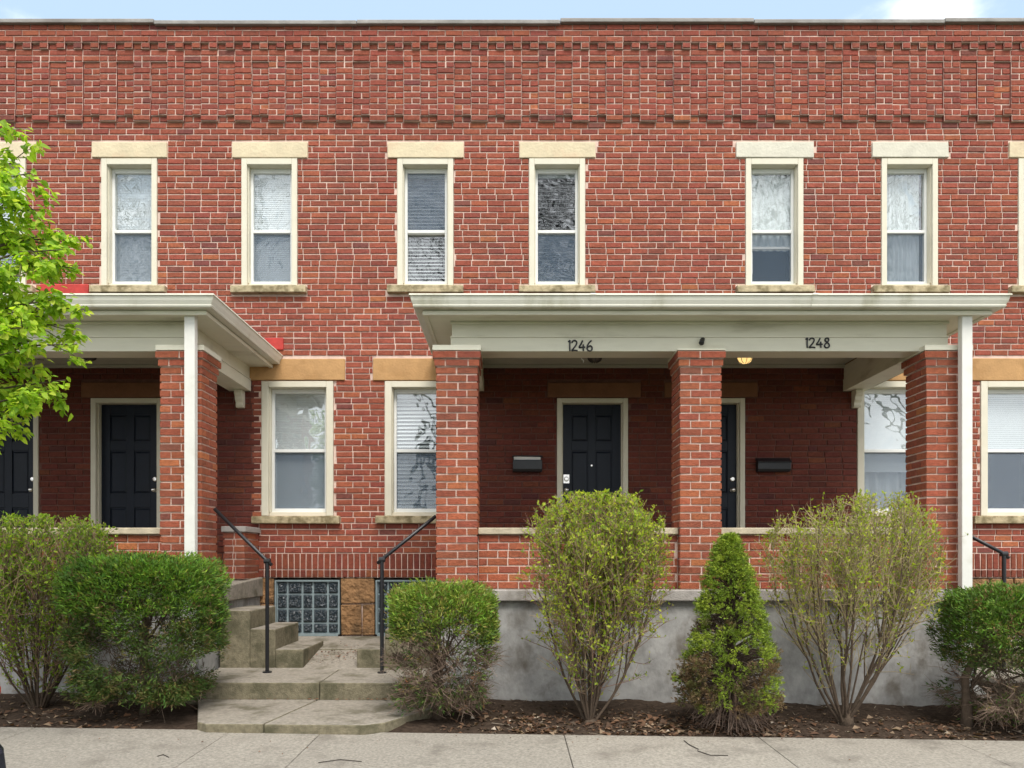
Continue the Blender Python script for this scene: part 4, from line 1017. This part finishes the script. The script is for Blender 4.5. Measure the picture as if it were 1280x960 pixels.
# ------------------------------------------------------------------ litter
def litter():
    m=MB(); q=random.Random(5)
    for i in range(3800):
        x=q.uniform(-7.5,7.5); y=YS+.02+abs(q.gauss(0,.45))
        if q.random()<.35: x=q.choice((.9,1.15,1.5,2.1,1.9,.1,.35,3.6))+q.gauss(0,.22); y=YS+.05+abs(q.gauss(.2,.22))
        if y>-1.82 or (-2.97<x<-.6) or x>4.42 and y>-2.5: continue
        z=bed_z(x,y)+.006; a=q.uniform(0,6.28); l=q.uniform(.012,.05) if q.random()<.8 else q.uniform(.05,.085); w=l*q.uniform(.4,.8)
        c=q.choice(((.15,.08,.045),(.19,.11,.065),(.10,.06,.038),(.26,.185,.12),(.12,.066,.04),(.09,.065,.045)))
        if q.random()<.03: c=(.45,.38,.3); l*=.6
        d=Vector((math.cos(a),math.sin(a),q.uniform(-.1,.5))).normalized(); s=Vector((-math.sin(a),math.cos(a),q.uniform(-.5,.5))).normalized()
        p=Vector((x,y,z)); m.add([tuple(p-d*l*.5),tuple(p+s*w*.5+Vector((0,0,w*.3))),tuple(p+d*l*.5),tuple(p-s*w*.5+Vector((0,0,w*.2)))],[(0,1,2),(0,2,3)],0,c)
    for i in range(260):      # on the landing and the sidewalk edge
        u=q.random()
        if u<.55: x=q.gauss(-1.85,.22); y=q.gauss(-.9,.22); z=.395+.12*(y+.7)
        elif u<.75: x=q.uniform(-2.9,-.8); y=-2.2; z=.125; y=-2.2-abs(q.gauss(0,.03))
        else: x=q.uniform(-5,5); y=YS-abs(q.gauss(0,.35)); z=ground(x)+.006-.015*(YS-y)
        if y>-.02 or y<-4.6: continue
        a=q.uniform(0,6.28); l=q.uniform(.012,.04) if u<.75 else q.uniform(.006,.022); w=l*.55; d=Vector((math.cos(a),math.sin(a),.1)); s=Vector((-math.sin(a),math.cos(a),.15)); p=Vector((x,y,z))
        c=q.choice(((.20,.10,.06),(.26,.14,.09),(.12,.07,.05)))
        m.add([tuple(p-d*l*.5),tuple(p+s*w*.5+Vector((0,0,.006))),tuple(p+d*l*.5),tuple(p-s*w*.5+Vector((0,0,.004)))],[(0,1,2),(0,2,3)],0,c)
    struct(m.build('fallen_leaves',M['deadleaf']),'stuff')
    c=MB()
    for i in range(900):      # bark chips and twigs of the mulch
        x=q.uniform(-7,7); y=q.uniform(YS+.01,-1.85)
        if -2.97<x<-.6: continue
        z=bed_z(x,y)+.003; a=q.uniform(0,6.28); l=q.uniform(.015,.06 if q.random()<.9 else .2); e=(x+math.cos(a)*l,y+math.sin(a)*l,z+q.uniform(0,.02))
        c.tube([(x,y,z),e],[q.uniform(.002,.006),.0015],4,0,q.choice(((.085,.06,.042),(.14,.10,.07),(.05,.036,.027),(.25,.205,.155))))
    struct(c.build('mulch_chips',M['twig']),'stuff')
litter()
def twig(pts,label,r=.004):
    m=MB(); m.tube([(PX(x,1.385*F/(y-700)),1.385*F/(y-700)-9,ground(PX(x,1.385*F/(y-700)))-.0155*(YS-(1.385*F/(y-700)-9))+.005) for x,y in pts],r,6,0,(.06,.05,.042))
    tag(m.build('fallen_twig',M['twig'],None),label,'twig','dry twigs on the sidewalk')
twig([(398,958),(425,954),(452,956)],'dry forked twig lying on the sidewalk below the landing',.0032)
twig([(855,926),(862,931),(873,936)],'short dark twig on the sidewalk next to a longer curved twig',.0035)
twig([(872,938),(888,943),(910,943)],'longer curved dark twig on the sidewalk in front of the cone conifer',.0035)
twig([(197,953),(204,951),(211,954)],'tiny dark twig on the sidewalk in front of the boxy shrub',.004)

# ------------------------------------------------------------------ parked car, only its tail corner shows
def parked_car():
    xr=-2.30; yn,yf=-5.45,-7.15; z0=ground(-4)-.17
    r=thing('parked_car','dark navy parked car, only its rear corner and red tail lamp in view','car',(xr-2.1,(yn+yf)/2,z0))
    paint=mat('car_paint',(.012,.016,.03),rough=.25,spec=.6,noise_amt=.05); red=mat('tail_lamp_red',(.5,.02,.012),rough=.2,spec=.6); rub=mat('tyre_rubber',(.012,.012,.012),rough=.85); gl=mat('car_glass',(.01,.012,.014),rough=.05,spec=.8); sil=mat('alloy',(.5,.5,.5),rough=.3,metal=1)
    prof=[(0,.30),(.01,.45),(-.01,.60),(-.06,.66),(-.07,.80),(-.13,.95),(-.75,1.0),(-2.9,.98),(-3.7,.88),(-4.15,.72),(-4.22,.45),(-4.2,.24),(-.1,.22)]
    body=MB(); rings=[]
    for t,ins in ((0,.10),(.06,.03),(.2,0),(.8,0),(.94,.03),(1,.10)):
        rings.append([(xr+(x if x>-2 else x)-ins*(1 if x>-1 else (-1 if x<-3.5 else 0)),yn+(yf-yn)*t,z0+z-(ins*.3 if z>.85 else 0)) for x,z in prof])
    body.sweep(rings); body.build('body',paint,r,smooth=False,bevel=.03,seg=3)
    cab=MB(); cp=[(-.15,.94),(-.55,1.40),(-1.1,1.48),(-2.2,1.45),(-3.0,.96)]
    cab.sweep([[(xr+x,y,z0+z) for x,z in cp] for y in (yn-.12,yf+.12)]); c=cab.build('cabin',paint,r,bevel=.05,seg=3)
    w=MB(); w.prism_y([(xr-.5,z0+1.02),(xr-.72,z0+1.34),(xr-1.5,z0+1.40),(xr-1.5,z0+1.02)],yn-.112,yn-.118); w.prism_y([(xr-1.58,z0+1.02),(xr-1.58,z0+1.40),(xr-2.15,z0+1.38),(xr-2.75,z0+1.02)],yn-.112,yn-.118); w.build('side_window',gl,r)
    for s in (0,1):
        y=(yn,yf)[s]; k=-1 if s==0 else 1
        l=MB(); l.box(xr-.22,xr-.035,min(y-.07*(-k)*-1,y+.004*-k),max(y-.07*(-k)*-1,y+.004*-k),z0+.74,z0+.90) if False else l.box(xr-.36,xr-.116,(y-.16) if s==0 else y-.004,(y+.004) if s==0 else y+.16,z0+.84,z0+.90)
        l.build('tail_lamp',red,r,bevel=.02)
    for wx in (-.85,-3.4):
        for y,sg in ((yn,1),(yf,-1)):
            t=MB(); t.disc_lathe((xr+wx,y-sg*.2,z0+.31),(0,sg,0),[(0,.2),(.0,.29),(.03,.31),(.18,.31),(.205,.29),(.205,.2)],28); tr=t.build('wheel',rub,r,smooth=False)
            q=MB(); q.disc_lathe((xr+wx,y-sg*.02,z0+.31),(0,sg,0),[(0,.2),(.022,.2),(.012,.17),(.02,.05),(.022,.001)],20); q.build('rim',sil,tr)
parked_car()
